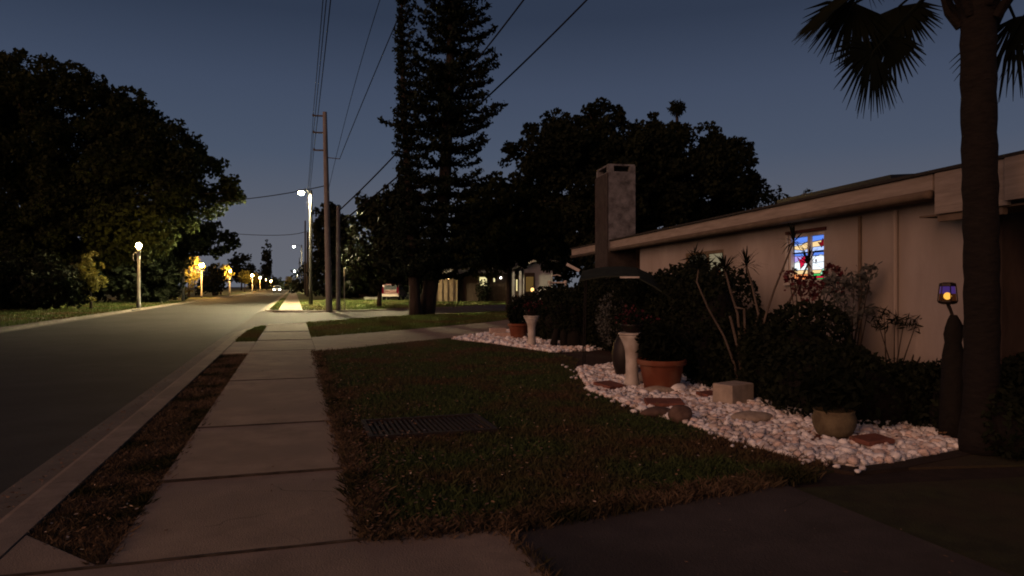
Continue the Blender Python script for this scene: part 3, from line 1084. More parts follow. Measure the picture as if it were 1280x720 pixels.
# white flared columns with flower bowls
def column(px, py, h, label):
    p = ground(px, py)
    t = thing('flared_column', label, 'column', p)
    b = MB()
    b.sm = True
    b.lathe(p, [(.135, -.02), (.13, .04), (.105, .08), (.095, .2), (.092, .5 * h), (.10, .68 * h), (.125, .82 * h), (.165, .93 * h), (.185, .975 * h), (.185, h)], 28)
    obj('shaft', b, M['white_paint'], t, bevel=0)
    b = MB()
    b.lathe(p, [(.178, h + .001), (.20, h + .012), (.20, h + .035), (.19, h + .04)], 28)
    obj('top_plate', b, M['white_paint'], t)
    return p, h + .04


def flower_bowl(p, z, label, red=True):
    t = thing('flower_bowl', label, 'flower bowl', p + Vector((0, 0, z)))
    b = MB()
    b.sm = True
    b.lathe(p + Vector((0, 0, z)), [(.09, 0), (.13, .03), (.17, .09), (.185, .13), (.165, .13), (.15, .09)], 22)
    obj('bowl', b, M['jar'], t)
    c = np.array(p) + np.array([0, 0, z + .19])
    pts = c + rng.normal(size=(420, 3)) * np.array([.13, .13, .07])
    quad_obj('leaves', leaf_quads(pts, .07, .035), M['hedge'], t)
    pts = c + rng.normal(size=(120, 3)) * np.array([.14, .14, .06]) + np.array([0, 0, .05])
    quad_obj('blossoms', leaf_quads(pts, .05, .045), M['red_leaf'], t)
    return t


p, h = column(790, 485, .78, 'white flared column in front of the dark jar, beside the large pot')
flower_bowl(p, h, 'dark bowl of drooping reddish flowers on the nearer white column')
p, h = column(664.5, 434, .74, 'white flared column on the far stones beside the smaller pot')
flower_bowl(p, h, 'dark bowl of deep red flowers on the farther white column')


def pot(px, py, r, h, label):
    p = ground(px, py)
    t = thing('terracotta_pot', label, 'flower pot', p)
    b = MB()
    b.sm = True
    b.lathe(p, [(.66 * r, 0), (.70 * r, .03), (.9 * r, .82 * h), (.905 * r, .83 * h), (1.0 * r, .84 * h), (1.02 * r, .87 * h), (1.02 * r, .98 * h), (1.0 * r, h), (.93 * r, h), (.90 * r, .9 * h)], 36)
    obj('pot_body', b, M['terracotta'], t)
    b = MB()
    b.lathe(p, [(.88 * r, .84 * h), (.88 * r, .88 * h)], 24)
    obj('soil', b, M['soil'], t)
    return p


def pot_plant(name, p, z, rad, hgt, n, label, m='hedge', leaf=(.16, .05), stems=7):
    t = thing(name, label, 'plant', p + Vector((0, 0, z)))
    b = MB()
    for i in range(stems):
        a = i * 6.28 / stems + rng.uniform(-.3, .3)
        e = p + Vector((math.cos(a) * rad * .6, math.sin(a) * rad * .6, z + hgt * rng.uniform(.6, .95)))
        s = p + Vector((math.cos(a) * rad * .12, math.sin(a) * rad * .12, z))
        b.tube([s, s.lerp(e, .5) + Vector((0, 0, hgt * .12)), e], [.012, .009, .004], 5)
    obj('stems', b, M['bark'], t)
    c = np.array(p) + np.array([0, 0, z + hgt * .5])
    v = rng.normal(size=(n, 3))
    v /= np.linalg.norm(v, axis=1, keepdims=True)
    pts = c + v * (rng.uniform(0.1, 1, size=(n, 1)) ** .5) * np.array([rad, rad, hgt * .55])
    pts = pts[pts[:, 2] > z + .02]
    quad_obj('foliage', leaf_quads(pts, *leaf, normal_bias=np.array([0, 0, .6])), M[m], t)
    return t


p = pot(827, 489, .345, .46, 'large terracotta pot beside the nearer white column on white stones')
pot_plant('potted_plant', p, .40, .36, .55, 900, 'dark bushy plant growing in the large terracotta pot', 'frond', (.16, .045))
p = pot(648, 424, .30, .45, 'smaller terracotta pot beside the farther white column')
pot_plant('potted_plant', p, .38, .33, .85, 700, 'tall dark leafy plant in the smaller terracotta pot', 'frond', (.2, .05))

# tall dark jar behind the nearer column
p = ground(781, 470)
b = MB()
b.sm = True
b.lathe(p, [(.12, 0), (.15, .03), (.20, .2), (.22, .38), (.19, .55), (.13, .66), (.12, .70), (.15, .73), (.13, .73), (.10, .68)], 26)
tag(obj('garden_jar', b, M['jar'], origin=p), 'tall dark brown jar half hidden behind the nearer white column', 'jar')

# round grey bush behind
p = ground(778, 448)
pot_plant('grey_bush', p + Vector((0.1, .6, 0)), .2, .42, 1.15, 1500, 'round grey-leaved bush rising behind the nearer flower bowl', 'grey_leaf', (.07, .04), 6)

# blocks by the far pot
for px, py, w, l, h, rz, lb in ((622, 419, .5, .22, .22, .2, 'pinkish concrete block standing upright left of the smaller pot'),
                                (632, 422.5, .62, .3, .16, -.1, 'low pinkish concrete block against the smaller terracotta pot')):
    p = ground(px, py)
    b = MB()
    b.box(p + Vector((0, 0, h / 2)), (w, l, h), rz=rz - YAW)
    tag(obj('concrete_block', b, M['pink_block'], origin=p, bevel=.015), lb, 'block')

# weathered plank on the far stones
p = ground(758, 423)
b = MB()
b.box(p + Vector((0, 0, .16)), (1.0, .16, .11), rz=-YAW - .5)
for s in (-.36, .36):
    q = Matrix.Rotation(-YAW - .5, 3, 'Z') @ Vector((s, 0, .05))
    b.box(p + q, (.12, .16, .10), rz=-YAW - .5)
tag(obj('timber_bench', b, M['plank'], origin=p, bevel=.01), 'low weathered timber plank on short blocks on the far stones', 'plank')

# dark shrub on splayed stems, far bed
p = ground(712, 434)
t = thing('gnarled_shrub', 'dark gnarled shrub with splayed trunks standing on the far white stones', 'shrub', p)
right = Vector((CY, -SY, 0))
b = MB()
b.sm = True
for a0, a1, a2, r0 in ((-.42, -.30, -.28, .075), (-.12, -.14, -.22, .09), (.10, .14, .12, .17), (.32, .25, .2, .12)):
    b.tube([p + right * a0 + Vector((0, 0, -.05)), p + right * a1 + Vector((0, 0.03, .45)), p + right * a2 + Vector((0, 0, 1.05))], [r0 * 1.35, r0, r0 * .6], 9)
obj('stem', b, M['stump'], t)
pts = []
for cx, cz, rr, n in ((-.26, .95, .30, 420), (-.20, .62, .22, 220), (.16, .60, .32, 480), (.22, .95, .27, 300), (.5, .55, .22, 200)):
    v = rng.normal(size=(n, 3))
    v /= np.linalg.norm(v, axis=1, keepdims=True)
    pts.append(np.array(p + right * cx + Vector((0, 0, cz))) + v * rr * rng.uniform(.3, 1, size=(n, 1)) ** .5)
quad_obj('foliage', leaf_quads(np.concatenate(pts), .10, .05), M['hedge'], t)

# block planter with the multi-stemmed dracaena
p = ground(916, 512)
t = thing('block_planter', 'grey concrete block planter edge at the foot of the bare-stemmed plant', 'planter', p)
b = MB()
b.box(p + Vector((.20, .28, .14)), (.44, .30, .28), rot=Matrix.Rotation(-YAW + .62, 3, 'Z'))
obj('block', b, M['block'], t, bevel=.014)
b = MB()
b.box(p + Vector((.26, .22, .012)), (.62, .50, .03), rot=Matrix.Rotation(-YAW + .55, 3, 'Z'))
obj('footing', b, M['brown_rock'], t, bevel=.01)
p = ground(934, 492)
p.z = .05
t = thing('dracaena', 'tall bare-stemmed plant with spiky leaf tufts behind the block planter', 'plant', p)
dd = (p - Vector((0, 0, CAM_H))).dot(Vector((SY, CY, 0)))
stems = [
    [(924, 485), (918, 455), (905, 420), (885, 385), (871, 352), (873, 336)],
    [(930, 485), (926, 440), (922, 392), (912, 360), (906, 336)],
    [(934, 485), (932, 430), (930, 386), (918, 384)],
    [(940, 485), (946, 440), (957, 395), (968, 362), (980, 332), (992, 302)],
    [(936, 485), (940, 430), (948, 392), (940, 356), (933, 332)],
    [(930, 485), (921, 430), (914, 400), (912, 395)],
    [(944, 485), (958, 430), (985, 380), (1000, 352), (1010, 330)],
]
b = MB()
b.sm = True
tips = []
for i, st in enumerate(stems):
    off = [-.1, .1, 0, -.05, .12, .05, .15][i]
    pts_ = [at(x, y, dd + off * (1 - (y - 300) / 200)) for x, y in st]
    if i in (0, 3):
        rr = [.024, .019, .016, .014, .013, .012][:len(pts_)]
    else:
        rr = [.028, .022, .018, .015, .012][:len(pts_)]
    b.tube(pts_, rr, 7)
    if i not in (2, 5):
        tips.append(pts_[-1])
obj('stem', b, M['bark_pale'], t)
for k, tp in enumerate(tips):
    qs = []
    for i in range(34):
        a = rng.uniform(0, 6.28)
        e = rng.uniform(-.35, 1.3)
        L = rng.uniform(.22, .38)
        dirv = Vector((math.cos(a) * math.cos(e), math.sin(a) * math.cos(e), math.sin(e)))
        sd_ = dirv.cross(Vector((0, 0, 1))).normalized() * .011
        m1 = tp + dirv * L * .55
        e1 = tp + dirv * L + Vector((0, 0, -.12 * L * 1.5))
        qs.append([tp - sd_ * .6, tp + sd_ * .6, m1 + sd_, m1 - sd_])
        qs.append([m1 - sd_, m1 + sd_, e1 + sd_ * .15, e1 - sd_ * .15])
    quad_obj('leaf_tuft', np.array([[list(v) for v in q] for q in qs]), M['frond'], t)

# yellow stone pot stand with tray and a low plant
p = ground(1047, 553)
t = thing('stone_planter', 'rounded yellowish stone planter on a red tray at the end of the stones', 'planter', p, -YAW)
b = MB()
b.sm = True
b.lathe((.04, .16, 0), [(.12, .02), (.165, .06), (.20, .14), (.205, .21), (.185, .265), (.195, .285), (.17, .285), (.15, .24)], 26)
obj('planter_body', b, M['yellow_block'], t, local=True)
b = MB()
b.lathe((.06, .12, 0), [(.24, 0), (.30, .012), (.32, .03), (.30, .03), (.26, .02)], 26)
obj('tray', b, M['paver'], t, local=True)
pot_plant('low_plant', p + Vector((.08, .12, 0)), .30, .34, .42, 520, 'low dark spreading plant in the yellowish stone planter', 'frond', (.16, .05))

# lantern on a dark stump
p = at(1192, 430, 6.9)
p.z = 0
t = thing('tree_stump', 'slim dark lumpy stump carrying the glowing lantern before the cream wall', 'stump', p)
b = MB()
b.sm = True
b.lathe(p, [(.13, 0), (.12, .3), (.11, .62), (.10, .82), (.07, .95), (.085, 1.03), (.08, 1.10), (.055, 1.17), (.03, 1.22)], 16, .06)
obj('trunk', b, M['stump'], t)
lp = at(1184.5, 368, 6.9)
t = thing('lantern', 'small lit lantern with violet and amber glass on the dark stump', 'lantern', Vector((lp.x, lp.y, 1.19)))
b = MB()
b.tube([(p.x, p.y, 1.18), (p.x * .6 + lp.x * .4, p.y * .6 + lp.y * .4, 1.25), (lp.x, lp.y, 1.335)], [.016, .015, .018], 8)
obj('stem', b, M['lantern'], t)
b = MB()
b.lathe((lp.x, lp.y, 0), [(.05, 1.325), (.078, 1.335), (.088, 1.352), (.085, 1.36)], 6)
obj('base', b, M['lantern'], t)
b = MB()
b.lathe((lp.x, lp.y, 0), [(.068, 1.50), (.075, 1.505), (.072, 1.53), (.04, 1.54)], 6)
obj('cap', b, M['lantern'], t)
b = MB()
for k in range(6):
    w = 2 * math.pi * k / 6
    b.tube([(lp.x + .086 * math.cos(w), lp.y + .086 * math.sin(w), 1.355), (lp.x + .071 * math.cos(w), lp.y + .071 * math.sin(w), 1.505)], .0055, 5)
obj('frame', b, M['lantern'], t)
b = MB()
b.lathe((lp.x, lp.y, 0), [(.070, 1.43), (.062, 1.50)], 6)
obj('violet_glass', b, M['violet'], t)
b = MB()
b.lathe((lp.x, lp.y, 0), [(.077, 1.361), (.074, 1.385), (.070, 1.429)], 6)
obj('amber_glass', b, M['amber_glass'], t)
b = MB()
toc = Vector((-lp.x, -lp.y, 0)).normalized()
b.sm = True
b.ball(Vector((lp.x, lp.y, 1.405)) + toc * .052, .036, 1, 1, 1.05, 10, 8)
obj('flame', b, M['flame'], t)

# ------------------------------------------------------------------ the house beside the camera
H_ROT = -math.atan2(0.1344, 0.9909)
house = thing('house', 'single-storey cream stucco house with long low eave behind the hedge', 'house', (6.87, 6.45, 0), H_ROT)
HM = ORG[house.name]


def hw(x, y, z):
    return HM @ Vector((x, y, z))


# wall along local x=0.6; windows are real openings
WX = 0.35
win = [(2.22, 3.20, 1.56, 2.33), (5.46, 7.27, 1.45, 2.22)]
w = MB()
ys = [-0.46, win[0][0], win[0][1], win[1][0], win[1][1], 10.18]
TH = .2


def wall_seg(mb, y0, y1, z0, z1):
    z1 = 2.72 if z1 == 2.5 else z1
    mb.box((WX + TH / 2, (y0 + y1) / 2, (z0 + z1) / 2), (TH, y1 - y0, z1 - z0))


wall_seg(w, ys[0], ys[1], 0, 2.5)
wall_seg(w, ys[1], ys[2], 0, win[0][2])
wall_seg(w, ys[1], ys[2], win[0][3], 2.5)
wall_seg(w, ys[2], ys[3], 0, 2.5)
wall_seg(w, ys[3], ys[4], 0, win[1][2])
wall_seg(w, ys[3], ys[4], win[1][3], 2.5)
wall_seg(w, ys[4], ys[5], 0, 2.5)
w.box((WX + 6.7, 7.8, 1.45), (.2, 16.1, 2.9))
w.box((WX + 4.0, 15.8, 1.40), (5.2, .2, 2.8))
obj('wall', w, M['stucco'], house, local=True)
w = MB()
w.box((WX + .72, 10.30, 1.36), (1.06, .2, 2.72))
w.box((WX + 1.31, 13.05, 1.37), (.1, 5.7, 2.74))
obj('brick_wall', w, M['brick'], house, local=True)
w = MB()
w.box((WX + 4.5, -3.0, 1.25), (.2, 5.0, 2.5))
w.box((WX + 3.5, -0.57, 1.40), (6.6, .2, 2.8))
obj('porch_wall', w, M['dark_wood'], house, local=True)  # dark colour stands in for the shade of the recessed porch

rf = MB()
rf.add([(-.03, -6, 2.80), (-.03, 16.1, 2.80), (7.5, 16.1, 3.30), (7.5, -6, 3.30), (-.03, -6, 2.765), (-.03, 16.1, 2.765), (7.5, 16.1, 3.265), (7.5, -6, 3.265)],
       [(0, 3, 2, 1), (4, 5, 6, 7), (0, 1, 5, 4), (1, 2, 6, 5), (2, 3, 7, 6), (3, 0, 4, 7)])
roof = obj('roof', rf, M['roofing'], house, local=True)
b = MB()
b.box((.03, 7.85, 2.645), (.04, 16.3, .23))
obj('fascia', b, M['fascia'], house, local=True, bevel=.006)
b = MB()
b.box((.02, -.82, 2.53), (.05, .94, .46))
b.box((-.015, -3.65, 2.55), (.06, 4.7, .42))
obj('porch_beam', b, M['fascia'], house, local=True, bevel=.006)
b = MB()
b.box((.20, 7.85, 2.515), (.28, 16.3, .02))
b.box((.33, -3.0, 2.30), (.55, 5.9, .02))
obj('soffit', b, M['soffit'], house, local=True)
b = MB()
b.sm = True
b.tube([(.0, -.30, 2.535), (.0, -.2, 2.535), (.0, 16.0, 2.50)], .05, 10)
obj('gutter', b, M['soffit'], house, local=True)
b = MB()
b.box((.06, -.78, 2.255), (.06, .85, .07))
obj('bracket', b, M['soffit'], house, local=True)
b = MB()
b.tube([(WX - .03, 1.38, .2), (WX - .03, 1.38, 2.46)], .022, 8)
obj('conduit', b, M['soffit'], house, local=True)
b = MB()
b.tube([(WX - .035, .68, .2), (WX - .035, .68, 2.46)], .03, 8)
obj('downspout', b, M['stucco'], house, local=True)

# chimney
ch = MB()
cx0, cy0, cw, cl = -.06, 11.63, .81, 1.2
ch.box((cx0 + cw / 2, cy0 + cl / 2, 2.36), (cw, cl, 4.72))
chim = obj('chimney', ch, M['chimney'], house, local=True, bevel=.02)
b = MB()
for sx in (.09, cw - .09):
    for sy_ in (.09, cl - .09):
        b.box((cx0 + sx, cy0 + sy_, 4.80), (.16, .16, .16))
b.box((cx0 + cw / 2, cy0 + cl / 2, 4.905), (cw - .04, cl - .04, .05))
obj('chimney_cap', b, M['chimney'], chim, local=True)
b = MB()
b.box((cx0 + cw / 2, cy0 + cl / 2, 4.78), (.42, .7, .10))
obj('flue', b, M['black'], chim, local=True)
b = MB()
b.box((cx0 - .012, cy0 + cl / 2, 2.34), (.024, cl + .02, 4.68))  # street-side panel, its shade put into the brick colour
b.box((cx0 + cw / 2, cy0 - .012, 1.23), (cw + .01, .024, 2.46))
obj('shade_brick_face', b, M['chimney_shade_brick'], chim, local=True)
b = MB()
b.tube([(.9, 3.6, 2.8), (.9, 3.6, 3.02)], .05, 10)
b.lathe((.9, 3.6, 3.0), [(.05, 0), (.075, .02), (.075, .05), (.03, .07)], 10)
obj('vent_pipe', b, M['grey_metal'], roof, local=True)
b = MB()
b.box((.62, 1.75, 2.885), (1.1, 2.6, .05), rot=Matrix.Rotation(-math.atan(.5 / 7.5), 3, 'Y'))
obj('roof_panel', b, M['solar'], roof, local=True)

# ordinary window, dim light behind
y0, y1, z0, z1 = win[1]
wi = MB()
wi.box((WX + .05, y0 + .03, (z0 + z1) / 2), (.08, .06, z1 - z0))
wi.box((WX + .05, y1 - .03, (z0 + z1) / 2), (.08, .06, z1 - z0))
wi.box((WX + .05, (y0 + y1) / 2, z0 + .03), (.08, y1 - y0 - .12, .06))
wi.box((WX + .05, (y0 + y1) / 2, z1 - .03), (.08, y1 - y0 - .12, .06))
wi.box((WX + .05, y0 + .78, (z0 + z1) / 2), (.07, .06, z1 - z0 - .12))
wo = obj('window', wi, M['tan_wall'], house, local=True)
b = MB()
b.box((WX + .06, y0 + .405, (z0 + z1) / 2), (.012, .68, z1 - z0 - .13))
obj('pane', b, M['window_dim'], wo, local=True)
b = MB()
b.box((WX + .06, (y0 + .81 + y1 - .06) / 2, (z0 + z1) / 2), (.012, y1 - y0 - .88, z1 - z0 - .13))
obj('pane', b, M['curtain_dim'], wo, local=True)
b = MB()
b.box((WX + .045, y0 + .30, z0 + .24), (.01, .16, .30))
b.box((WX + .045, y0 + .52, z0 + .18), (.01, .10, .22))
obj('window_ornament', b, M['brick'], wo, local=True)
b = MB()
b.box((WX - .03, (y0 + y1) / 2, z0 - .03), (.1, y1 - y0 + .12, .05))
obj('sill', b, M['stucco'], wo, local=True)

# stained glass window; local coords u from 0 (far jamb) to 1 (near jamb)
y0, y1, z0, z1 = win[0]
wi = MB()
FR = .05
wi.box((WX + .07, y0 + FR / 2, (z0 + z1) / 2), (.10, FR, z1 - z0))
wi.box((WX + .07, y1 - FR / 2, (z0 + z1) / 2), (.10, FR, z1 - z0))
wi.box((WX + .07, (y0 + y1) / 2, z0 + FR / 2), (.10, y1 - y0 - 2 * FR, FR))
wi.box((WX + .07, (y0 + y1) / 2, z1 - FR / 2), (.10, y1 - y0 - 2 * FR, FR))
wi.box((WX + .045, (y0 + y1) / 2 - .05, (z0 + z1) / 2), (.04, .075, z1 - z0 - 2 * FR))
sg = obj('stained_window', wi, M['white_paint'], house, local=True)
b = MB()
b.box((WX + .075, (y0 + y1) / 2, z1 - .30), (.03, y1 - y0 - 2 * FR, .022))
obj('lead_bar', b, M['wire'], sg, local=True)
b = MB()
b.box((WX + .0, y1 + .035, (z0 + z1) / 2), (.03, .07, z1 - z0 + .1))
obj('jamb', b, M['white_paint'], sg, local=True)
b = MB()
b.box((WX - .005, (y0 + y1) / 2, z1 + .03), (.04, y1 - y0 + .1, .05))
obj('head_trim', b, M['red_leaf'], sg, local=True)
b = MB()
b.box((WX - .02, (y0 + y1) / 2, z0 - .02), (.08, y1 - y0 + .1, .04))
obj('sill', b, M['white_paint'], sg, local=True)
cols = {'blue': ((.10, .22, .75), 1.0), 'pale': ((.42, .55, .95), 1.0), 'white': ((.85, .92, 1.0), 1.05), 'cream': ((1.0, .70, .34), .85),
        'red': ((.75, .01, .06), .7), 'dark_red': ((.30, .01, .02), .5), 'green': ((.06, .55, .12), .8), 'mint': ((.40, .95, .60), .9), 'orange': ((1.0, .30, .10), .9), 'lilac': ((.45, .35, .85), .9)}
gm_ = {k_: emit('glass_' + k_, v[0], v[1] * 1.25) for k_, v in cols.items()}
order = list(gm_)
GW, GH = y1 - y0 - 2 * FR, z1 - z0 - 2 * FR


def glass_piece(mb, c, pts, layer):
    """pts in u (0..1, left to right as seen from the street), v (0 bottom..1 top)"""
    mb.mi = order.index(c)
    x = WX + .085 - layer * .004
    vs = [(x, y1 - FR - u * GW, z0 + FR + v * GH) for u, v in pts]
    for i_ in range(len(vs)):
        lead.tube([(x - .002, vs[i_][1], vs[i_][2]), (x - .002, vs[(i_ + 1) % len(vs)][1], vs[(i_ + 1) % len(vs)][2])], .0045, 5)
    n = len(vs)
    vs += [(x + .003, q[1], q[2]) for q in vs]
    fs = [tuple(range(n)), tuple(range(2 * n - 1, n - 1, -1))] + [(i, n + i, n + (i + 1) % n, (i + 1) % n) for i in range(n)]
    mb.add(vs, fs)


lead = MB()
gb = MB()
glass_piece(gb, 'blue', [(0, .84), (.5, .86), (1, .90), (1, 1), (0, 1)], 0)
glass_piece(gb, 'cream', [(0, .72), (.3, .68), (.5, .74), (1, .75), (1, .90), (.8, .88), (.55, .86), (.4, .88), (.25, .82), (0, .80)], 0)
glass_piece(gb, 'pale', [(0, .80), (.25, .82), (.4, .88), (.5, .86), (0, .84)], 0)
glass_piece(gb, 'pale', [(0, .62), (1, .66), (1, .75), (.5, .74), (.3, .68), (0, .72)], 0)
glass_piece(gb, 'blue', [(0, .56), (1, .52), (1, .66), (0, .62)], 0)
glass_piece(gb, 'lilac', [(0, .40), (.15, .45), (.3, .50), (.48, .545), (0, .56)], 0)
glass_piece(gb, 'white', [(0, .22), (1, .22), (1, .52), (.48, .545), (.3, .50), (.15, .45), (0, .40)], 0)
glass_piece(gb, 'cream', [(.0, .12), (1, .14), (1, .22), (0, .22)], 0)
glass_piece(gb, 'orange', [(0, 0), (.5, 0), (.5, .13), (0, .12)], 0)
glass_piece(gb, 'green', [(.5, 0), (1, 0), (1, .14), (.5, .13)], 0)
glass_piece(gb, 'white', [(.58, .44), (.66, .52), (.8, .56), (.95, .53), (1, .48), (1, .40), (.6, .38)], 1)
glass_piece(gb, 'cream', [(.2, .78), (.3, .86), (.42, .87), (.5, .8), (.4, .73), (.26, .72)], 1)
# birds
glass_piece(gb, 'red', [(.10, .54), (.20, .46), (.27, .52), (.36, .56), (.35, .44), (.44, .41), (.34, .38), (.28, .30), (.20, .26), (.19, .38), (.16, .45)], 2)
glass_piece(gb, 'dark_red', [(.74, .84), (.82, .83), (.88, .92), (.91, .84), (.98, .76), (.90, .76), (.84, .72), (.80, .77)], 2)
glass_piece(gb, 'mint', [(.80, .12), (.86, .22), (.95, .26), (1, .22), (1, .10), (.9, .06)], 2)
glass_piece(gb, 'red', [(.55, .02), (.95, .03), (.97, .07), (.6, .08)], 2)
glass_piece(gb, 'dark_red', [(.66, .44), (.69, .46), (.70, .41), (.68, .39)], 2)
obj('stained_glass', gb, [gm_[k_] for k_ in order], sg, local=True)
obj('lead_lines', lead, M['wire'], sg, local=True)

# amber porch light
lp2 = at(1279, 304, 8.9)
t = thing('porch_light', 'small amber wall light on the dark porch beyond the palm trunk', 'wall light', lp2)
b = MB()
b.lathe(lp2, [(.05, .10), (.06, .12), (.02, .16)], 10)
b.box(lp2 + Vector((.10, 0, .1)), (.18, .04, .04))
obj('cap', b, M['lantern'], t)
b = MB()
b.lathe(lp2, [(.04, -.1), (.05, 0), (.045, .095)], 10)
obj('glass', b, emit('amber_porch_glass', (.8, .34, .06), .25), t)

# ------------------------------------------------------------------ hedges and plants against the house
def hedge(name, label, segs, n, leaf, m='hedge', cat='hedge'):
    """segs: list of (x, y, r, zc, rz) in world: ellipsoid clumps standing on the ground"""
    base = Vector((segs[0][0], segs[0][1], 0))
    t = thing(name, label, cat, base)
    tot = sum(s[2] * s[3] for s in segs)
    pts = []
    for x, y, r_, h_ in segs:
        k = int(n * r_ * h_ / tot)
        v = rng.normal(size=(k, 3))
        v /= np.linalg.norm(v, axis=1, keepdims=True)
        v = np.sign(v) * np.abs(v) ** .72
        q = v * rng.uniform(.55, 1.0, size=(k, 1)) ** .35 * np.array([r_, r_, h_ * .60])
        q += np.array([x, y, h_ * .42])
        pts.append(q[q[:, 2] > .02])
    quad_obj('foliage', leaf_quads(np.concatenate(pts), *leaf), M[m], t)
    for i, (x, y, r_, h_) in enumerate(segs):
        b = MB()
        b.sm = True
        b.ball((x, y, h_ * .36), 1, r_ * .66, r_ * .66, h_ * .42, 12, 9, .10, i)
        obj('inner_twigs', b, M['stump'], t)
    return t


def hloc(x, y):
    q = hw(x, y, 0)
    return q.x, q.y


segs = []
for i in range(13):
    y = 3.1 + i * .62
    x, yy_ = hloc(-.75 + rng.uniform(-.12, .12), y)
    segs.append((x, yy_, rng.uniform(.55, .7), 1.72 + rng.uniform(-.08, .12) + (.06 if i < 5 else 0)))
hedge('hedge', 'tall dark clipped hedge under the lit windows of the cream house', segs, 34000, (.085, .055))
segs = []
for i in range(10):
    x, yy_ = hloc(-.85 + rng.uniform(-.2, .2), -.25 + i * .34)
    segs.append((x, yy_, rng.uniform(.45, .6), .78 + rng.uniform(-.1, .10)))
hedge('low_hedge', 'low dark shrubs in front of the blank cream wall by the lantern', segs, 16000, (.08, .045))
segs = []
for i in range(7):
    q = at(800 - i * 17, 358, 17.2 + i * .35)
    segs.append((q.x, q.y, rng.uniform(.5, .65), 1.30 + rng.uniform(-.1, .12)))
hedge('shrub_border', 'dark leafy shrubs behind the green canopy and far stone bed', segs, 14000, (.11, .06))
segs = []
for px_, dd_, h_ in ((672, 20.5, 1.35), (684, 20.2, 1.5), (700, 19.6, 1.55), (718, 19, 1.45), (732, 18.7, 1.4)):
    q = at(px_, 358, dd_)
    segs.append((q.x, q.y, .55, h_))
hedge('round_bush', 'round dark bush behind the farther flower bowl', segs, 6000, (.10, .06), cat='bush')
segs = []
for px_, dd_, h_, r_ in ((1010, 9.0, 1.3, .5), (975, 9.6, 1.0, .5), (1048, 8.75, .78, .42), (900, 10.6, 1.0, .5), (870, 12.2, 1.15, .6), (940, 10.2, 1.15, .5), (850, 13, 1.3, .6)):
    q = at(px_, 358, dd_)
    segs.append((q.x, q.y, r_, h_))
hedge('garden_shrubs', 'dark shrubs behind the bare-stemmed plant in front of the clipped hedge', segs, 16000, (.09, .05), cat='bush')
segs = []
for px_, dd_, h_, r_ in ((1118, 8.0, .60, .40), (1165, 7.75, .62, .40), (1215, 7.55, .62, .42), (1262, 7.4, .66, .42), (1310, 7.3, .8, .45), (1192, 7.2, .74, .34), (1235, 7.1, .7, .34), (1145, 7.7, .66, .32), (1270, 6.25, .60, .30), (1315, 6.1, .62, .32)):
    q = at(px_, 358, dd_)
    segs.append((q.x, q.y, r_, h_))
hedge('ground_shrubs', 'low black-green plants around the foot of the thick palm', segs, 16000, (.08, .04), cat='bush')


def loose_plant(name, label, p, blobs, n, leaf, m, stems, cat='plant'):
    t = thing(name, label, cat, p)
    pts = []
    tot = sum(b_[2] for b_ in blobs)
    dd_ = (p - Vector((0, 0, CAM_H))).dot(Vector((SY, CY, 0)))
    b = MB()
    for px_, py_, r_ in blobs:
        c = at(px_, py_, dd_ + rng.uniform(-.2, .2))
        k = int(n * r_ / tot)
        rr = r_ / F * dd_
        v = rng.normal(size=(k, 3)) * .5
        pts.append(np.array(c) + v * rr)
        base = p + Vector((rng.normal() * .05, rng.normal() * .05, 0))
        b.tube([base, base.lerp(c, .5) + Vector((0, 0, .08)), c], [.014, .009, .004], 5)
    obj('stems', b, M['bark'], t)
    quad_obj('foliage', leaf_quads(np.concatenate(pts), *leaf), M[m], t)
    return t


p = at(1012, 400, 9.6)
p.z = 0
loose_plant('bougainvillea', 'dark red flowering shrub silhouetted against the stained glass window', p,
            [(986, 345, 8), (1000, 352, 8), (1012, 350, 9), (1024, 356, 8), (1036, 333, 4), (1044, 336, 5), (1050, 346, 7), (1016, 366, 12), (1000, 364, 12), (1042, 360, 9), (1030, 341, 4), (992, 338, 3)], 420, (.07, .045), 'red_leaf', 8)
p = at(1065, 400, 9.2)
p.z = 0
loose_plant('pale_shrub', 'sparse grey-leaved shrub against the wall right of the stained glass', p,
            [(1040, 352, 14), (1055, 360, 16), (1050, 378, 14), (1068, 350, 12), (1080, 345, 10), (1090, 336, 7), (1078, 366, 10), (1040, 392, 14), (1085, 388, 9), (1065, 395, 12)], 520, (.10, .045), 'grey_leaf', 8)
p = at(1120, 410, 8.6)
p.z = 0
loose_plant('wispy_plant', 'thin wispy stems in front of the blank cream wall', p,
            [(1105, 392, 7), (1118, 400, 8), (1130, 402, 8), (1145, 405, 8), (1160, 398, 6), (1098, 405, 10), (1175, 405, 8)], 220, (.13, .02), 'frond', 6)
p = at(873, 380, 13.2)
p.z = 0
loose_plant('window_palm', 'spiky small palm in front of the dim kitchen window', p,
            [(872, 322, 9), (866, 330, 9), (880, 330, 8), (873, 338, 8)], 260, (.26, .03), 'frond', 4)

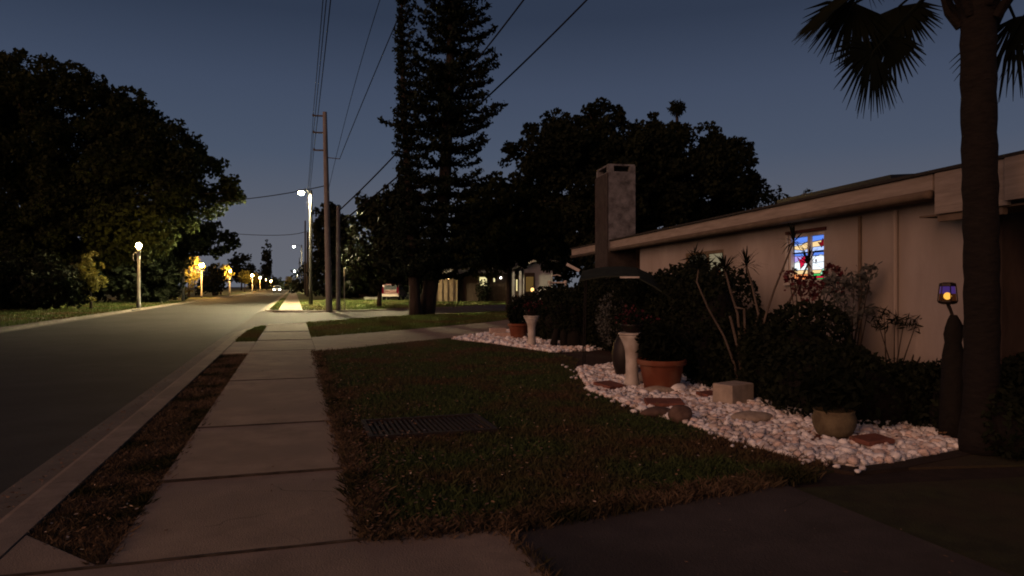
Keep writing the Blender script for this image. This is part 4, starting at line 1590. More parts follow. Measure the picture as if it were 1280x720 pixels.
# curved garden canopy on thin posts
p = at(785, 358, 13.0)
p.z = 0
t = thing('garden_canopy', 'faded dark green curved canopy on thin dark posts in front of the hedge', 'canopy', p, -YAW - .15)
cn = MB()
prof = [(-.87, 1.81), (-.65, 1.85), (-.41, 1.885), (-.1, 1.89), (.18, 1.86), (.45, 1.73), (.7, 1.57), (.89, 1.45)]
vs, fs = [], []
for yy_ in (-.62, .62):
    for dz in (0, -.025):
        for i_, (x, z) in enumerate(prof):
            vs.append((x, yy_, z + dz - (.20 + .06 * max(0, x) if yy_ < 0 else 0)))
n = len(prof)
for i in range(n - 1):
    fs += [(i, i + 1, 2 * n + i + 1, 2 * n + i), (n + i, 3 * n + i, 3 * n + i + 1, n + i + 1), (i, n + i, n + i + 1, i + 1), (2 * n + i, 2 * n + i + 1, 3 * n + i + 1, 3 * n + i)]
fs += [(0, 2 * n, 3 * n, n), (n - 1, 2 * n - 1, 4 * n - 1, 3 * n - 1)]
cn.add(vs, fs)
obj('canopy', cn, M['canopy'], t, local=True)
for sx in (-.78, .62):
    for sy_ in (-.3, .5):
        b = MB()
        b.tube([(sx * 1.05, sy_, 0), (sx, sy_ * .8, 1.62)], .012, 8)
        obj('post', b, M['black'], t, local=True)
b = MB()
b.box((.02, -.64, 1.66), (.34, .03, .03))
obj('white_rail', b, M['white_paint'], t, local=True)
b = MB()
b.box((-.98, -.5, 1.84), (.26, .05, .05), rot=Matrix.Rotation(R(28), 3, 'Y'))
obj('white_edge', b, M['white_paint'], t, local=True)

# ------------------------------------------------------------------ thick palm in front of the house
p = at(1225, 358, 6.4)
p.z = 0
t = thing('palm_tree', 'thick-trunked fan palm in front of the cream house', 'palm tree', p)
b = MB()
b.sm = True
zz = np.linspace(0, 4.2, 36)
b.tube([p + Vector((.02 * math.sin(z * 1.3), 0, z)) for z in zz], [(.17 if z < .3 else .142) + .006 * math.sin(z * 19) + (.05 * max(0, (z - 3.85) / .5)) for z in zz], 16)
obj('trunk', b, M['palm_bark'], t)
b = MB()
for k in range(34):
    a = k * 2.4
    z = 3.86 + k * .022
    dirv = Vector((math.cos(a), math.sin(a), 0))
    s = p + dirv * .15 + Vector((0, 0, z))
    b.tube([s, s + dirv * .10 + Vector((0, 0, .14)), s + dirv * .16 + Vector((0, 0, .34))], [.045, .032, .012], 6)
obj('leaf_boots', b, M['palm_bark'], t)
# fan leaves (hub point, blade direction, length)
crown = p + Vector((0, 0, 4.35))


def fan(mbq, pet, hub, axis, L, n=38, spread=2.5):
    """pet: MB for petioles; leaflets radiate from hub around axis"""
    axis = axis.normalized()
    view = (hub - Vector((0, 0, CAM_H))).normalized()
    nrm = view.cross(axis)
    nrm = axis.cross(nrm).normalized() if nrm.length > .1 else Vector((0, 0, 1))
    nrm = (nrm + Vector((rng.normal() * .35, rng.normal() * .35, rng.normal() * .35))).normalized()
    sidev = axis.cross(nrm).normalized()
    for i in range(n):
        th = (i / (n - 1) - .5) * spread + rng.normal() * .02
        dirv = axis * math.cos(th) + sidev * math.sin(th)
        l = L * (0.72 + .28 * math.cos(th * .8)) * rng.uniform(.88, 1.05)
        w = dirv.cross(nrm).normalized() * .016
        fold = nrm * (.02 * (1 if i % 2 else -1))
        a_, m_, e_ = hub, hub + dirv * l * .55 + fold, hub + dirv * l + Vector((0, 0, -.16 * l)) + fold * 1.4
        mbq.append([a_ - w * .25, a_ + w * .25, m_ + w, m_ - w])
        mbq.append([m_ - w, m_ + w, e_ + w * .12, e_ - w * .12])
    c1 = crown.lerp(hub, .5) + Vector((0, 0, .16))
    pet.tube([crown, c1, hub, hub + axis * L * .35], [.022, .016, .012, .005], 6)


qs = []
pm = MB()
D0 = 6.4

fans = [((1078, -14), (-.75, -.6), .66, -.1), ((1092, 64), (-.45, -.8), .52, -.35), ((1068, 4), (-.3, -.9), .52, .15), ((1112, 46), (.05, -1), .42, .3), ((1124, 8), (.3, -.9), .44, .5),
        ((1268, 22), (.35, -.95), .70, .2), ((1300, -10), (.8, -.6), .8, 0), ((1095, -75), (-.6, .4), .6, .2), ((1150, -110), (-.3, 1), .9, 0), ((1290, -120), (.5, .9), .9, 0)]
for (hx, hy), (ax, az), L, off in fans:
    hub = at(hx, hy, D0 + off)
    fan(qs, pm, hub, right * ax + Vector((0, 0, az)) + Vector((SY, CY, 0)) * off * .6, L, 40, 2.7)
for k in range(7):
    a = k * .9 + .4
    dirv = Vector((math.cos(a), math.sin(a), .5 + .3 * math.sin(k)))
    fan(qs, pm, crown + dirv * 1.0 + Vector((0, 0, .25)), dirv + Vector((0, 0, -.5)), .85, 36, 2.6)
quad_obj('fronds', np.array([[list(v) for v in q] for q in qs]), M['frond'], t)
obj('leaf_stalks', pm, M['frond'], t)


# ------------------------------------------------------------------ Norfolk pines
def norfolk(name, label, axis_px, d, width_fn, base_px, zmax, spacing, m='needle', right_bias=0.0, trunk_r=.32, nb=9, tuft=.2):
    """axis_px(y) gives the trunk's px; whorls of upcurved branches with rope-like foliage"""
    base = at(base_px, 358, d)
    base.z = 0
    t = thing(name, label, 'pine tree', base)
    tr = MB()
    tr.sm = True
    zs = np.linspace(0, zmax, 24)

    def axis(z):
        py = HOR - (z - CAM_H) / d * F
        return Vector(at(axis_px(py), py, d))
    tp = [axis(z) for z in zs]
    tp[0] = base - Vector((0, 0, .1))
    tr.tube(tp, [max(.05, trunk_r * (1.25 if i == 0 else 1) * (1 - .85 * z / zmax)) for i, z in enumerate(zs)], 10)
    pts = []
    z = 2.1
    while z < zmax:
        c = axis(z)
        pts.append(np.array(c) + rng.normal(size=(46, 3)) * np.array([.34, .34, .26]) * min(1.0, .30 * width_fn(z)))
        Lm = width_fn(z) * rng.uniform(.78, 1.12)
        off = rng.uniform(0, 6.28)
        for k in range(nb):
            a = off + k * 6.28 / nb + rng.uniform(-.2, .2)
            dirv = Vector((math.cos(a), math.sin(a), 0))
            L = Lm * rng.uniform(.55, 1.08) * (1 + right_bias * dirv.dot(right))
            if L < .1:
                continue
            if rng.uniform() < .16:
                continue
            n = max(3, int(L / .16))
            s = np.linspace(.08, 1, n)
            droop = -.12 + rng.uniform(-.14, .10)
            lat = np.outer(s * L, np.array(dirv))
            lift = (droop * s * L + .22 * L * s ** 3 + .10 * s ** 4)
            line = np.array(c) + lat
            line[:, 2] += lift
            e = Vector(line[-1])
            tr.tube([c, Vector(line[n // 2]), e], [.05, .035, .012], 4, caps=False)
            # secondary ropes
            sidev = np.array(dirv.cross(Vector((0, 0, 1))))
            for j in range(n):
                fall = (.35 + .65 * (1 - abs(2 * s[j] - 1.1) / 1.1))
                kk = 12
                w = rng.normal(size=(kk, 1)) * .20 * L ** .5 * fall
                q = line[j] + w * sidev + rng.normal(size=(kk, 3)) * np.array([.06, .06, .045])
                q[:, 2] += np.abs(w[:, 0]) * .22
                pts.append(q)
            k2 = 12
            q = np.array(e) + rng.normal(size=(k2, 3)) * np.array([.09, .09, .09]) + np.array([0, 0, .06])
            pts.append(q)
        z += spacing * rng.uniform(.8, 1.2)
    obj('trunk', tr, M['bark'], t)
    pts = np.concatenate(pts)
    quad_obj('crown', leaf_quads(pts, tuft, tuft * .55), M[m], t)
    return t


def wmain(z):
    y = HOR - (z - CAM_H) / 38.5 * F
    v = np.interp(y, [-220, -60, 0, 60, 110, 200, 240, 300, 345], [.8, 1.5, 1.75, 2.3, 2.9, 3.2, 3.1, 3.7, 3.2])
    return v


norfolk('norfolk_pine', 'tall broad pine with tiered upswept branches, trunk forking near the ground', lambda y: np.interp(y, [-200, 0, 100, 250, 390], [570, 566, 562, 555, 533]), 38.5, wmain, 531, 26.0, .76, trunk_r=.45, nb=11, tuft=.25)


def wnarrow(z):
    y = HOR - (z - CAM_H) / 37.5 * F
    return np.interp(y, [-40, 0, 40, 100, 180, 300, 350], [.25, .4, .55, .75, 1.05, 1.8, 1.5])


norfolk('norfolk_pine', 'slim leaning pine spire left of the broad pine', lambda y: np.interp(y, [-60, 0, 80, 160, 260, 390], [501, 502, 503, 506, 513, 519]), 37.5, wnarrow, 520, 18.2, .44, right_bias=.5, trunk_r=.30, nb=8, tuft=.19)

# ------------------------------------------------------------------ other trees
G1 = 'trees across the road'
tree('oak_tree', 'huge spreading oak across the road with sky showing through its crown', [(40 + (q_[0] - 40) * .945, 250 + (q_[1] - 250) * .90) for q_ in [(-70, 62), (0, 47), (60, 56), (105, 74), (140, 97), (180, 111), (215, 134), (245, 160), (270, 184), (290, 206), (300, 235), (310, 246), (282, 260), (264, 284), (225, 302), (200, 322), (150, 332), (120, 336), (80, 345), (20, 350), (-70, 345)]], 54, 4.6, 62, 620, 1.15, 170, (.38, .25), .6, 'leaf', limbs=22)
tree('broadleaf_tree', 'dark tree across the road behind the first warm lamp', [(135, 330), (180, 288), (225, 275), (262, 276), (284, 296), (290, 312), (272, 320), (240, 316), (224, 332), (218, 366), (150, 372), (130, 350)], 72, 5, 205, 110, 1.5, 150, (.55, .36), .4, 'leaf_dark', group=G1)
tree('low_tree', 'dark low tree across the road at the edge of view under the oak', [(-60, 330), (20, 318), (70, 325), (95, 345), (98, 378), (60, 388), (-60, 390)], 45, 3, 40, 110, .8, 140, (.34, .22), .2, 'leaf_dark', group=G1)
tree('broadleaf_tree', 'dark tree behind the oak trunk and low tree across the road', [(-90, 300), (20, 290), (110, 300), (170, 315), (200, 340), (196, 377), (-90, 381)], 64, 3, 30, 120, 1.5, 130, (.6, .4), .3, 'leaf_dark', group=G1)
tree('broadleaf_tree', 'dark tree filling the gap below the oak behind the hydrant', [(150, 340), (180, 322), (205, 320), (221, 335), (221, 368), (200, 374), (150, 376)], 78, 3, 190, 90, 1.5, 120, (.6, .4), .3, 'leaf_dark', group=G1)
tree('lit_shrub', 'yellow-lit drooping shrub left of the first warm lamp', [(92, 335), (102, 320), (118, 318), (130, 330), (133, 352), (124, 376), (108, 378), (98, 360)], 46.5, 1, 114, 30, .38, 60, (.34, .12), .08, 'leaf_lit', cat='shrub', limbs=7)
tree('street_tree', 'small tree glowing yellow beside the second warm lamp', [(218, 330), (232, 314), (246, 318), (252, 335), (246, 356), (232, 364), (222, 350)], 95, 1.6, 236, 40, .8, 50, (.4, .25), .16, 'leaf_lit', group=G1)
tree('street_tree', 'small tree glowing yellow beside the third warm lamp', [(264, 338), (274, 328), (285, 330), (290, 342), (282, 354), (270, 352)], 131, 2.0, 276, 34, .9, 50, (.5, .3), .16, 'leaf_lit', group=G1)
tree('street_tree', 'small tree glowing yellow beside the fourth warm lamp', [(297, 346), (303, 338), (311, 338), (314, 348), (309, 356), (301, 353)], 190, 2.2, 306, 30, 1.0, 50, (.6, .4), .16, 'leaf_lit', group=G1)
tree('street_tree', 'small tree glowing yellow beside the fifth warm lamp', [(316, 349), (319, 342), (323, 343), (324, 352), (318, 356)], 240, 2.2, 320, 26, 1.2, 40, (.7, .4), .16, 'leaf_lit', group=G1)
tree('broadleaf_tree', 'dark tree between the second and third warm lamps', [(248, 354), (256, 340), (266, 332), (276, 337), (281, 348), (281, 364), (248, 368)], 118, 4, 268, 50, 1.5, 60, (.6, .4), .3, 'leaf_dark', group=G1)
tree('round_tree', 'distant round-crowned tree above the warm lamps', [(287, 338), (291, 323), (301, 317), (311, 322), (318, 336), (316, 352), (288, 354)], 270, 6, 302, 60, 2.8, 60, (1.3, .9), .3, 'leaf_dark', group=G1)
tree('cypress_tree', 'distant narrow upright tree standing above the far treeline', [(328, 345), (328, 318), (330, 305), (334, 303), (338, 310), (339, 330), (338, 347)], 290, 3, 333.5, 50, 1.7, 60, (1.0, .7), .3, 'leaf_dark', group=G1)
tree('broadleaf_tree', 'far dark tree beneath the narrow upright tree', [(312, 352), (320, 338), (332, 340), (343, 345), (350, 354), (350, 364), (312, 365)], 400, 6, 332, 60, 4, 60, (1.8, 1.2), .3, 'leaf_dark', group=G1)
tree('broadleaf_tree', 'far dark tree closing the end of the road', [(338, 356), (346, 350), (357, 352), (368, 350), (375, 357), (374, 364), (338, 364)], 340, 6, 356, 40, 3, 50, (1.4, .9), .3, 'leaf_dark', group=G1)
G2 = 'trees beyond the side road'
tree('broadleaf_tree', 'dark tree left of the far utility poles at the end of the sidewalk', [(366, 352), (374, 337), (386, 326), (398, 330), (402, 350), (402, 367), (368, 367)], 150, 4, 385, 46, 2, 60, (.8, .5), .3, 'leaf_dark', group=G2)
tree('street_tree', 'small bright green lit tree far down the sidewalk', [(356, 352), (358, 346), (364, 345), (368, 350), (364, 356), (358, 356)], 200, 1.5, 362, 24, .9, 40, (.5, .3), .15, 'leaf_lit', group=G2)
tree('broadleaf_tree', 'tall dark tree directly behind the tall utility pole', [(391, 300), (395, 275), (403, 264), (416, 261), (428, 266), (440, 285), (444, 330), (440, 368), (394, 368)], 88, 4, 418, 110, 1.3, 130, (.6, .4), .35, 'leaf_dark', group=G2)
tree('broadleaf_tree', 'dark bushy tree between the short pole and the slim pine', [(434, 310), (440, 275), (452, 254), (470, 246), (488, 240), (505, 230), (522, 250), (524, 330), (505, 352), (470, 350), (440, 356)], 53, 4, 474, 130, 1.0, 130, (.44, .3), .16, 'hedge', group=G2)
tree('broadleaf_tree', 'dull green tree right of the broad pine above the lit porch', [(560, 320), (572, 262), (590, 240), (612, 228), (640, 224), (668, 232), (692, 248), (716, 278), (722, 312), (690, 328), (640, 336), (600, 338)], 48, 4, 636, 150, 1.0, 130, (.42, .28), .18, 'leaf', group=G2)
tree('broadleaf_tree', 'dark tree behind the houses between pole and pines', [(425, 345), (440, 315), (480, 300), (540, 300), (600, 310), (610, 340), (600, 366), (430, 370)], 92, 5, 500, 140, 1.7, 120, (.75, .5), .35, 'leaf_dark', group=G2)
tree('broadleaf_tree', 'dark tree behind the white gabled house', [(590, 345), (600, 312), (650, 300), (720, 290), (780, 300), (790, 340), (760, 360), (600, 362)], 92, 5, 680, 140, 1.7, 120, (.75, .5), .35, 'leaf_dark', group=G2)
tree('oak_tree', 'big dark clumpy oak behind the cream house and chimney', [(634, 200), (638, 184), (655, 180), (664, 160), (682, 150), (698, 140), (716, 150), (740, 139), (764, 131), (778, 146), (770, 168), (792, 158), (818, 150), (850, 156), (882, 160), (906, 172), (926, 180), (942, 190), (936, 212), (950, 224), (956, 248), (940, 264), (900, 280), (850, 296), (790, 312), (735, 316), (706, 290), (700, 258), (676, 244), (656, 224)], 39, 4.5, 800, 420, .72, 170, (.27, .18), .5, 'leaf_dark', limbs=22)
tree('broadleaf_tree', 'small airy treetop showing above the roof right of the oak', [(945, 262), (955, 240), (968, 234), (982, 238), (990, 252), (980, 264)], 44, 1.5, 968, 26, .5, 40, (.22, .14), .15, 'leaf_dark')
tree('broadleaf_tree', 'wispy treetop just above the cream house roofline', [(985, 252), (996, 238), (1008, 234), (1020, 240), (1016, 252), (1000, 256)], 42, 1, 1003, 14, .35, 26, (.22, .1), .12, 'leaf_dark')
# palm top beyond the oak
p = at(846, 358, 58)
p.z = 0
t = thing('tall_palm', 'tall thin palm whose small head rises above the big oak', 'palm tree', p)
crown = at(846, 134, 58)
b = MB()
b.tube([p, p.lerp(crown, .5) + Vector((.2, 0, 0)), crown], [.2, .15, .12], 8)
obj('trunk', b, M['bark'], t)
v = rng.normal(size=(420, 3))
v /= np.linalg.norm(v, axis=1, keepdims=True)
pts = np.array(crown) + v * np.array([.75, .75, .65]) * rng.uniform(.2, 1, size=(420, 1)) + np.array([0, 0, -.1])
quad_obj('crown', leaf_quads(pts, .55, .12), M['leaf_dark'], t)


# ------------------------------------------------------------------ poles, wires, lamps
def pole(px, py_base, py_top, d, r0, r1, label, name='utility_pole', mt='pole_wood', lean=0.0, group=None):
    p = at(px, 358, d)
    p.z = 0
    t = thing(name, label, 'utility pole', p, 0, group)
    top = at(px + lean, py_top, d)
    b = MB()
    b.sm = True
    n = 8
    b.tube([p.lerp(top, i / n) if i else p - Vector((0, 0, .05)) for i in range(n + 1)], [r0 + (r1 - r0) * i / n for i in range(n + 1)], 14)
    obj('shaft', b, M[mt], t)
    return t, p, top


t, p, top = pole(411.5, 388, 140, 43.6, .21, .13, 'tall weathered utility pole with three side arms at the side-road corner', lean=-5.5)
arm_pts = []
leftv = -right
for py_ in (145, 166, 188):
    f_ = (388 - py_) / (388 - 140)
    q = p.lerp(top, min(.995, f_))
    q.z = at(0, py_, 43.6).z
    e = q + leftv * .72 + Vector((0, 0, .02))
    b = MB()
    b.tube([q, e], [.06, .05], 8)
    b.lathe(e, [(.03, -.05), (.07, -.02), (.045, .03), (.07, .06), (.04, .11), (.02, .13)], 10)
    obj('insulator_arm', b, M['insulator'], t)
    arm_pts.append(e + Vector((0, 0, .13)))
q = at(409.5, 197, 43.6)
b = MB()
b.tube([q, q + right * .75 + Vector((0, 0, -.08))], [.03, .025], 8)
obj('guy_arm', b, M['insulator'], t)
gy = q + right * .75 + Vector((0, 0, -.08))
q2 = at(410, 232, 43.6)
b = MB()
b.sm = True
b.tube([q2 + Vector((0, 0, .25)), q2 + leftv * .12 + Vector((0, 0, .15)), q2 + leftv * .14 + Vector((0, 0, -.1)), q2], [.05, .09, .09, .04], 8)
obj('cable_box', b, M['insulator'], t)
t, p2, top2 = pole(423, 386, 258, 44.4, .15, .12, 'short weathered pole standing right beside the tall utility pole')
b = MB()
b.lathe(top2, [(.13, -.02), (.14, .0), (.10, .04), (.02, .06)], 10)
obj('pole_cap', b, M['insulator'], t)
# far poles
far_poles = []
for px_, d_, ytop, r_, lb in ((388.5, 57.5, 238, .17, 'utility pole carrying the nearest tall white street light'),
                              (381.5, 122, 276, .17, 'second utility pole along the sidewalk, half hidden behind the lamp pole'),
                              (384.5, 104, 290, .2, 'thick plain pole between the lamp pole and the farther poles'),
                              (377, 172, 306, .16, 'thin distant utility pole carrying the second white street light'),
                              (374.2, 235, 322, .16, 'smallest utility pole visible near the end of the sidewalk')):
    t, pa, ta = pole(px_, 0, ytop, d_, r_, r_ * .7, lb, mt='pole_dark', group='utility poles down the far sidewalk')
    far_poles.append((pa, ta, t))
pole(229, 0, 262, 74, .16, .12, 'dark utility pole across the road under the oak', mt='pole_dark')


def cobra(px, py, d, pole_top, armd, label, m):
    c = at(px, py, d)
    t = thing('street_light', label, 'street light', c)
    b = MB()
    b.tube([pole_top + Vector((0, 0, -.5)), pole_top.lerp(c, .5) + Vector((0, 0, .22)), c + Vector((0, 0, .10))], [.04, .035, .03], 8)
    obj('bracket_arm', b, M['grey_metal'], t)
    b = MB()
    b.sm = True
    b.ball(c + Vector((0, 0, .09)), 1, .36, .22, .10, 14, 8)
    obj('housing', b, M['grey_metal'], t)
    b = MB()
    b.sm = True
    b.lathe(c + Vector((0, 0, -.20)), [(.15, .0), (.21, .07), (.23, .14), (.23, .22)], 16)
    obj('lens', b, M[m], t)
    b = MB()
    b.lathe(c + Vector((0, 0, -.215)), [(.04, 0), (.12, .012)], 16)
    obj('lens_base', b, M['led_bottom'], t)
    return t


G3 = 'tall white street lights over the road'
for (px_, py_, d_, pi_, m_, lb) in ((376.5, 240, 57, 0, 'led_lens', 'brilliant white street light on the nearest lamp pole'),
                                    (367.5, 308, 168, 3, 'led_lens_far', 'smaller white street light farther down the sidewalk'),
                                    (368.5, 339, 330, 4, 'led_lens_far', 'faintest white street light near the end of the road')):
    ta = far_poles[pi_][1]
    if pi_ == 4:
        pa_ = at(371.5, 358, 332)
        pa_.z = 0
        ta = at(371.5, 336, 332)
        b = MB()
        b.tube([pa_, ta], [.16, .1], 8)
        tag(obj('utility_pole', b, M['pole_wood'], origin=pa_), 'utility pole of the faintest white street light', 'utility pole', 'utility poles down the far sidewalk')
    tag(cobra(px_, py_, d_, ta, 1, lb, m_), group=G3)


def post_lamp(px, d, zl, label):
    p = at(px, 358, d)
    p.z = 0
    t = thing('street_lamp', label, 'street lamp', p, 0, 'warm post lamps across the road')
    b = MB()
    b.sm = True
    b.tube([p, p + Vector((0, 0, .3)), p + Vector((0, 0, .32)), p + Vector((0, 0, zl - .35))], [.15, .14, .11, .085], 12)
    obj('post', b, M['lamp_post'], t)
    b = MB()
    b.lathe(p, [(.09, zl - .37), (.16, zl - .34), (.16, zl - .29), (.10, zl - .27), (.09, zl - .16)], 14)
    obj('collar', b, M['lamp_post'], t)
    b = MB()
    ring = [p + leftv * .25 + Vector((0, 0, zl - .75)) + leftv * (.15 * math.cos(a)) + Vector((0, 0, .30 * math.sin(a))) for a in np.linspace(-1.2, 4.2, 14)]
    b.tube(ring, .025, 6)
    obj('bracket_scroll', b, M['lamp_post'], t)
    b = MB()
    b.sm = True
    gk = 1.0 if d < 60 else 1.45
    b.lathe(p, [(.08, zl - .16), (.14 * gk, zl - .10), (.18 * gk, zl + .02), (.17 * gk, zl + .12), (.11, zl + .20), (.05, zl + .24)], 14)
    obj('globe', b, M['warm_globe' if d < 60 else 'far_globe'], t)
    b = MB()
    b.lathe(p, [(.12, zl + .205), (.13, zl + .22), (.07, zl + .29), (.02, zl + .36)], 12)
    obj('finial', b, M['lamp_post'], t)
    return t


for px_, d_, lb in ((173.5, 49, 'warm post lamp nearest along the opposite kerb, beside the lit shrub'), (252, 94, 'second warm post lamp along the opposite kerb'),
                    (287, 131, 'third warm post lamp along the opposite kerb'), (315.5, 182, 'fourth warm post lamp along the opposite kerb'),
                    (325, 232, 'fifth warm post lamp along the opposite kerb'), (333, 300, 'sixth warm post lamp along the opposite kerb'), (338.5, 385, 'farthest tiny warm post lamp along the opposite kerb')):
    post_lamp(px_, d_, 4.3, lb)


def wire(label, pts, r, cat='cable', group='overhead wires'):
    """catenary-like polyline through given points (quadratic through 3, or straight)"""
    P_ = [Vector(p) for p in pts]
    out = []
    if len(P_) == 3:
        # quadratic Lagrange with chord parameter
        t1 = (P_[1] - P_[0]).length / ((P_[1] - P_[0]).length + (P_[2] - P_[1]).length)
        for t_ in np.linspace(0, 1, 24):
            l0 = (t_ - t1) * (t_ - 1) / ((0 - t1) * (0 - 1))
            l1 = t_ * (t_ - 1) / (t1 * (t1 - 1))
            l2 = t_ * (t_ - t1) / (1 - t1)
            out.append(P_[0] * l0 + P_[1] * l1 + P_[2] * l2)
    else:
        out = P_
    b = MB()
    b.sm = True
    b.tube(out, r, 6)
    return tag(obj('power_line', b, M['wire'], origin=P_[0]), label, cat, group)


names = ['topmost', 'middle', 'lowest']
for i, e in enumerate(arm_pts):
    far = Vector((e.x - .4, -12, e.z + .6))
    mid = e.lerp(far, .5) + Vector((0, 0, -.55))
    wire('thin wire running overhead from the %s arm of the tall pole' % names[i], [e, mid, far], .016)
    fe = far_poles[0][1] + leftv * .3 + Vector((0, 0, -.3 - .5 * i))
    wire('thin wire from the %s arm of the tall pole down the road' % names[i], [e, e.lerp(fe, .5) + Vector((0, 0, -.5)), fe], .014)
wire('black cable climbing from the side arm of the tall pole to the slim pine', [gy, at(440, 160, 38), at(520, -30, 26)], .02)
wire('thin black cable left of the slim pine rising from the tall pole', [at(411, 235, 43.6), at(440, 118, 32), at(478, -10, 22)], .012)
wire('thick black cable rising behind the broad pine to the top of view', [top2 + Vector((0, 0, -.3)), at(500, 187, 40.5), at(700, -62, 34)], .045)
wire('thick black cable sagging past the broad pine towards the palm', [at(424, 280, 44.4), at(590, 139, 42), at(800, -70, 38)], .05)
wire('cable crossing the road from the tall pole into the oak', [q2 + leftv * .14, at(350, 243, 46), at(270, 252, 49)], .028)
wire('distant cable crossing the road beyond the first street light', [far_poles[0][1] + Vector((0, 0, -2.2)), at(330, 294, 76), at(265, 290, 80)], .03)
# drooping lamp-lit cable by the far pole
wire('slack cable loop hanging beside the thick plain pole', [at(392, 308, 80), at(400, 314.5, 80), at(408, 306, 80)], .03)

# hydrant across the road
p = at(202.7, 358, 64)
p.z = 0
t = thing('fire_hydrant', 'pale fire hydrant on the grass across the road', 'fire hydrant', p)
b = MB()
b.sm = True
b.lathe(p, [(.17, 0), (.17, .04), (.12, .05), (.12, .48), (.16, .50), (.16, .54), (.13, .60), (.06, .68), (.03, .74)], 14)
obj('barrel', b, M['hydrant'], t)
for s in (-1, 1):
    b = MB()
    b.tube([p + right * (s * .1) + Vector((0, 0, .40)), p + right * (s * .21) + Vector((0, 0, .40))], .06, 10)
    obj('nozzle', b, M['hydrant'], t)

# storm drain mouth in the opposite kerb
p = Vector((-9.99, 51.5, -.05))
b = MB()
b.box(p + Vector((.06, 0, .0)), (.05, 2.6, .09))
tag(obj('drain_inlet', b, M['black'], origin=p), 'dark storm drain slot in the opposite kerb below the first warm lamp', 'drain')

# slim sign post by the short pole
p = at(430.5, 358, 47)
p.z = 0
t = thing('sign_post', 'slim pale post right of the short wooden pole', 'post', p)
b = MB()
b.tube([p, p + Vector((0, 0, 2.75))], .03, 8)
obj('post', b, M['grey_metal'], t)
b = MB()
b.box(p + Vector((0, 0, 2.45)), (.06, .45, .6))
obj('sign_plate', b, M['lamp_post'], t, bevel=.01)


# ------------------------------------------------------------------ vehicles
def car(p, rz, label, paint, tail, head, name='parked_car', suv=True):
    t = thing(name, label, 'car', p, rz)
    # local: y forward, x right
    L, Wd = 4.6, 1.85
    side = [(-2.3, .45), (-2.32, .95), (-2.2, 1.05), (-2.0, 1.72), (-1.2, 1.80), (.3, 1.76), (1.05, 1.12), (2.1, 1.0), (2.3, .8), (2.3, .42)]
    b = MB()
    vs, fs = [], []
    n = len(side)
    for sx in (-1, 1):
        for y, z in side:
            k = 1 - .16 * max(0, (z - 1.05) / .75)
            vs.append((sx * Wd / 2 * k, y, z))
    fs = [tuple(range(n)), tuple(range(2 * n - 1, n - 1, -1))] + [(i, n + i, n + (i + 1) % n, (i + 1) % n) for i in range(n)]
    b.add(vs, fs)
    obj('body', b, M[paint], t, local=True, bevel=.05)
    b = MB()
    b.box((0, -2.155, 1.40), (1.35, .05, .48), rot=Matrix.Rotation(R(-16), 3, 'X'))
    obj('rear_window', b, M['dark_glass'], t, local=True)
    b = MB()
    b.box((0, .72, 1.46), (1.45, .04, .72), rot=Matrix.Rotation(R(48), 3, 'X'))
    obj('windscreen', b, M['dark_glass'], t, local=True)
    for sx in (-1, 1):
        b = MB()
        b.box((sx * .885, -.75, 1.38), (.05, 2.2, .42), rot=Matrix.Rotation(R(-sx * 11), 3, 'Y'))
        obj('side_window', b, M['dark_glass'], t, local=True)
        b = MB()
        b.box((sx * .78, -2.325, 1.10), (.18, .06, .62 if suv else .2))
        obj('tail_light', b, M[tail], t, local=True, bevel=.015)
        b = MB()
        b.box((sx * .66, 2.30, .80), (.34, .06, .18))
        obj('headlight', b, M[head], t, local=True, bevel=.015)
    b = MB()
    b.box((0, -2.36, .56), (1.8, .16, .30))
    obj('bumper', b, M['bumper'], t, local=True, bevel=.04)
    for sx in (-1, 1):
        for y in (-1.4, 1.4):
            b = MB()
            b.tube([(sx * .70, y, .34), (sx * .95, y, .34)], .34, 18)
            wh = obj('wheel', b, M['tyre'], t, local=True)
            b = MB()
            b.tube([(sx * .945, y, .34), (sx * .96, y, .34)], .2, 12)
            obj('rim', b, M['grey_metal'], wh, local=True)
    return t


p = at(496, 358, 75)
p.z = 0
car(p + Vector((0, 2.3, 0)), -.30, 'dark red vehicle with red tail lights parked beyond the side road', 'car_paint', 'tail_red', 'dark_glass')
for px_, d_, lb in ((346.5, 175, 'oncoming car with bright headlights far down the road'),):
    p = at(px_, 358, d_)
    p.z = Z_ROAD
    car(p, math.pi, lb, 'car_grey', 'dark_glass', 'headlight', 'car')

# pale concrete strip on the far lawn
p = at(468.5, 358, 80)
p.z = 0
b = MB()
b.box(p + Vector((0, 0, .16)), (2.5, .4, .30), rz=-YAW + .25)
tag(obj('parking_stop', b, M['lamp_post'], origin=p, bevel=.04), 'long pale low concrete stop on the lawn left of the red vehicle', 'concrete stop')


# ------------------------------------------------------------------ houses across the side road
def box_part(name, c, s, m, parent, local=True):
    b = MB()
    b.box(c, s)
    return obj(name, b, M[m], parent, local=local)


# house with lit porch
o0 = at(590, 358, 68)
o0.z = 0
t = thing('house', 'dark low house with a lit porch lamp and two glowing windows', 'house', o0, -YAW)
box_part('wall', (1.0, 5.0, 1.35), (8.0, 6, 2.7), 'dark_wood', t)
box_part('porch_wall', (-2.6, 1.2, 1.3), (2.2, .2, 2.6), 'tan_wall', t)
b = MB()
for k_ in range(4):
    b.box((-3.5 + k_ * .55, 1.05, 1.3), (.12, .1, 2.5))
obj('porch_boards', b, M['dark_wood'], t, local=True)
rf = MB()
rf.add([(-3.9, .3, 2.75), (6, .3, 2.75), (6, 8.6, 2.75), (-3.9, 8.6, 2.75), (-.5, 4.4, 4.3), (4, 4.4, 4.3)], [(0, 1, 5, 4), (1, 2, 5), (2, 3, 4, 5), (3, 0, 4), (3, 2, 1, 0)])
rf_o = obj('roof', rf, M['roofing'], t, local=True)
b = MB()
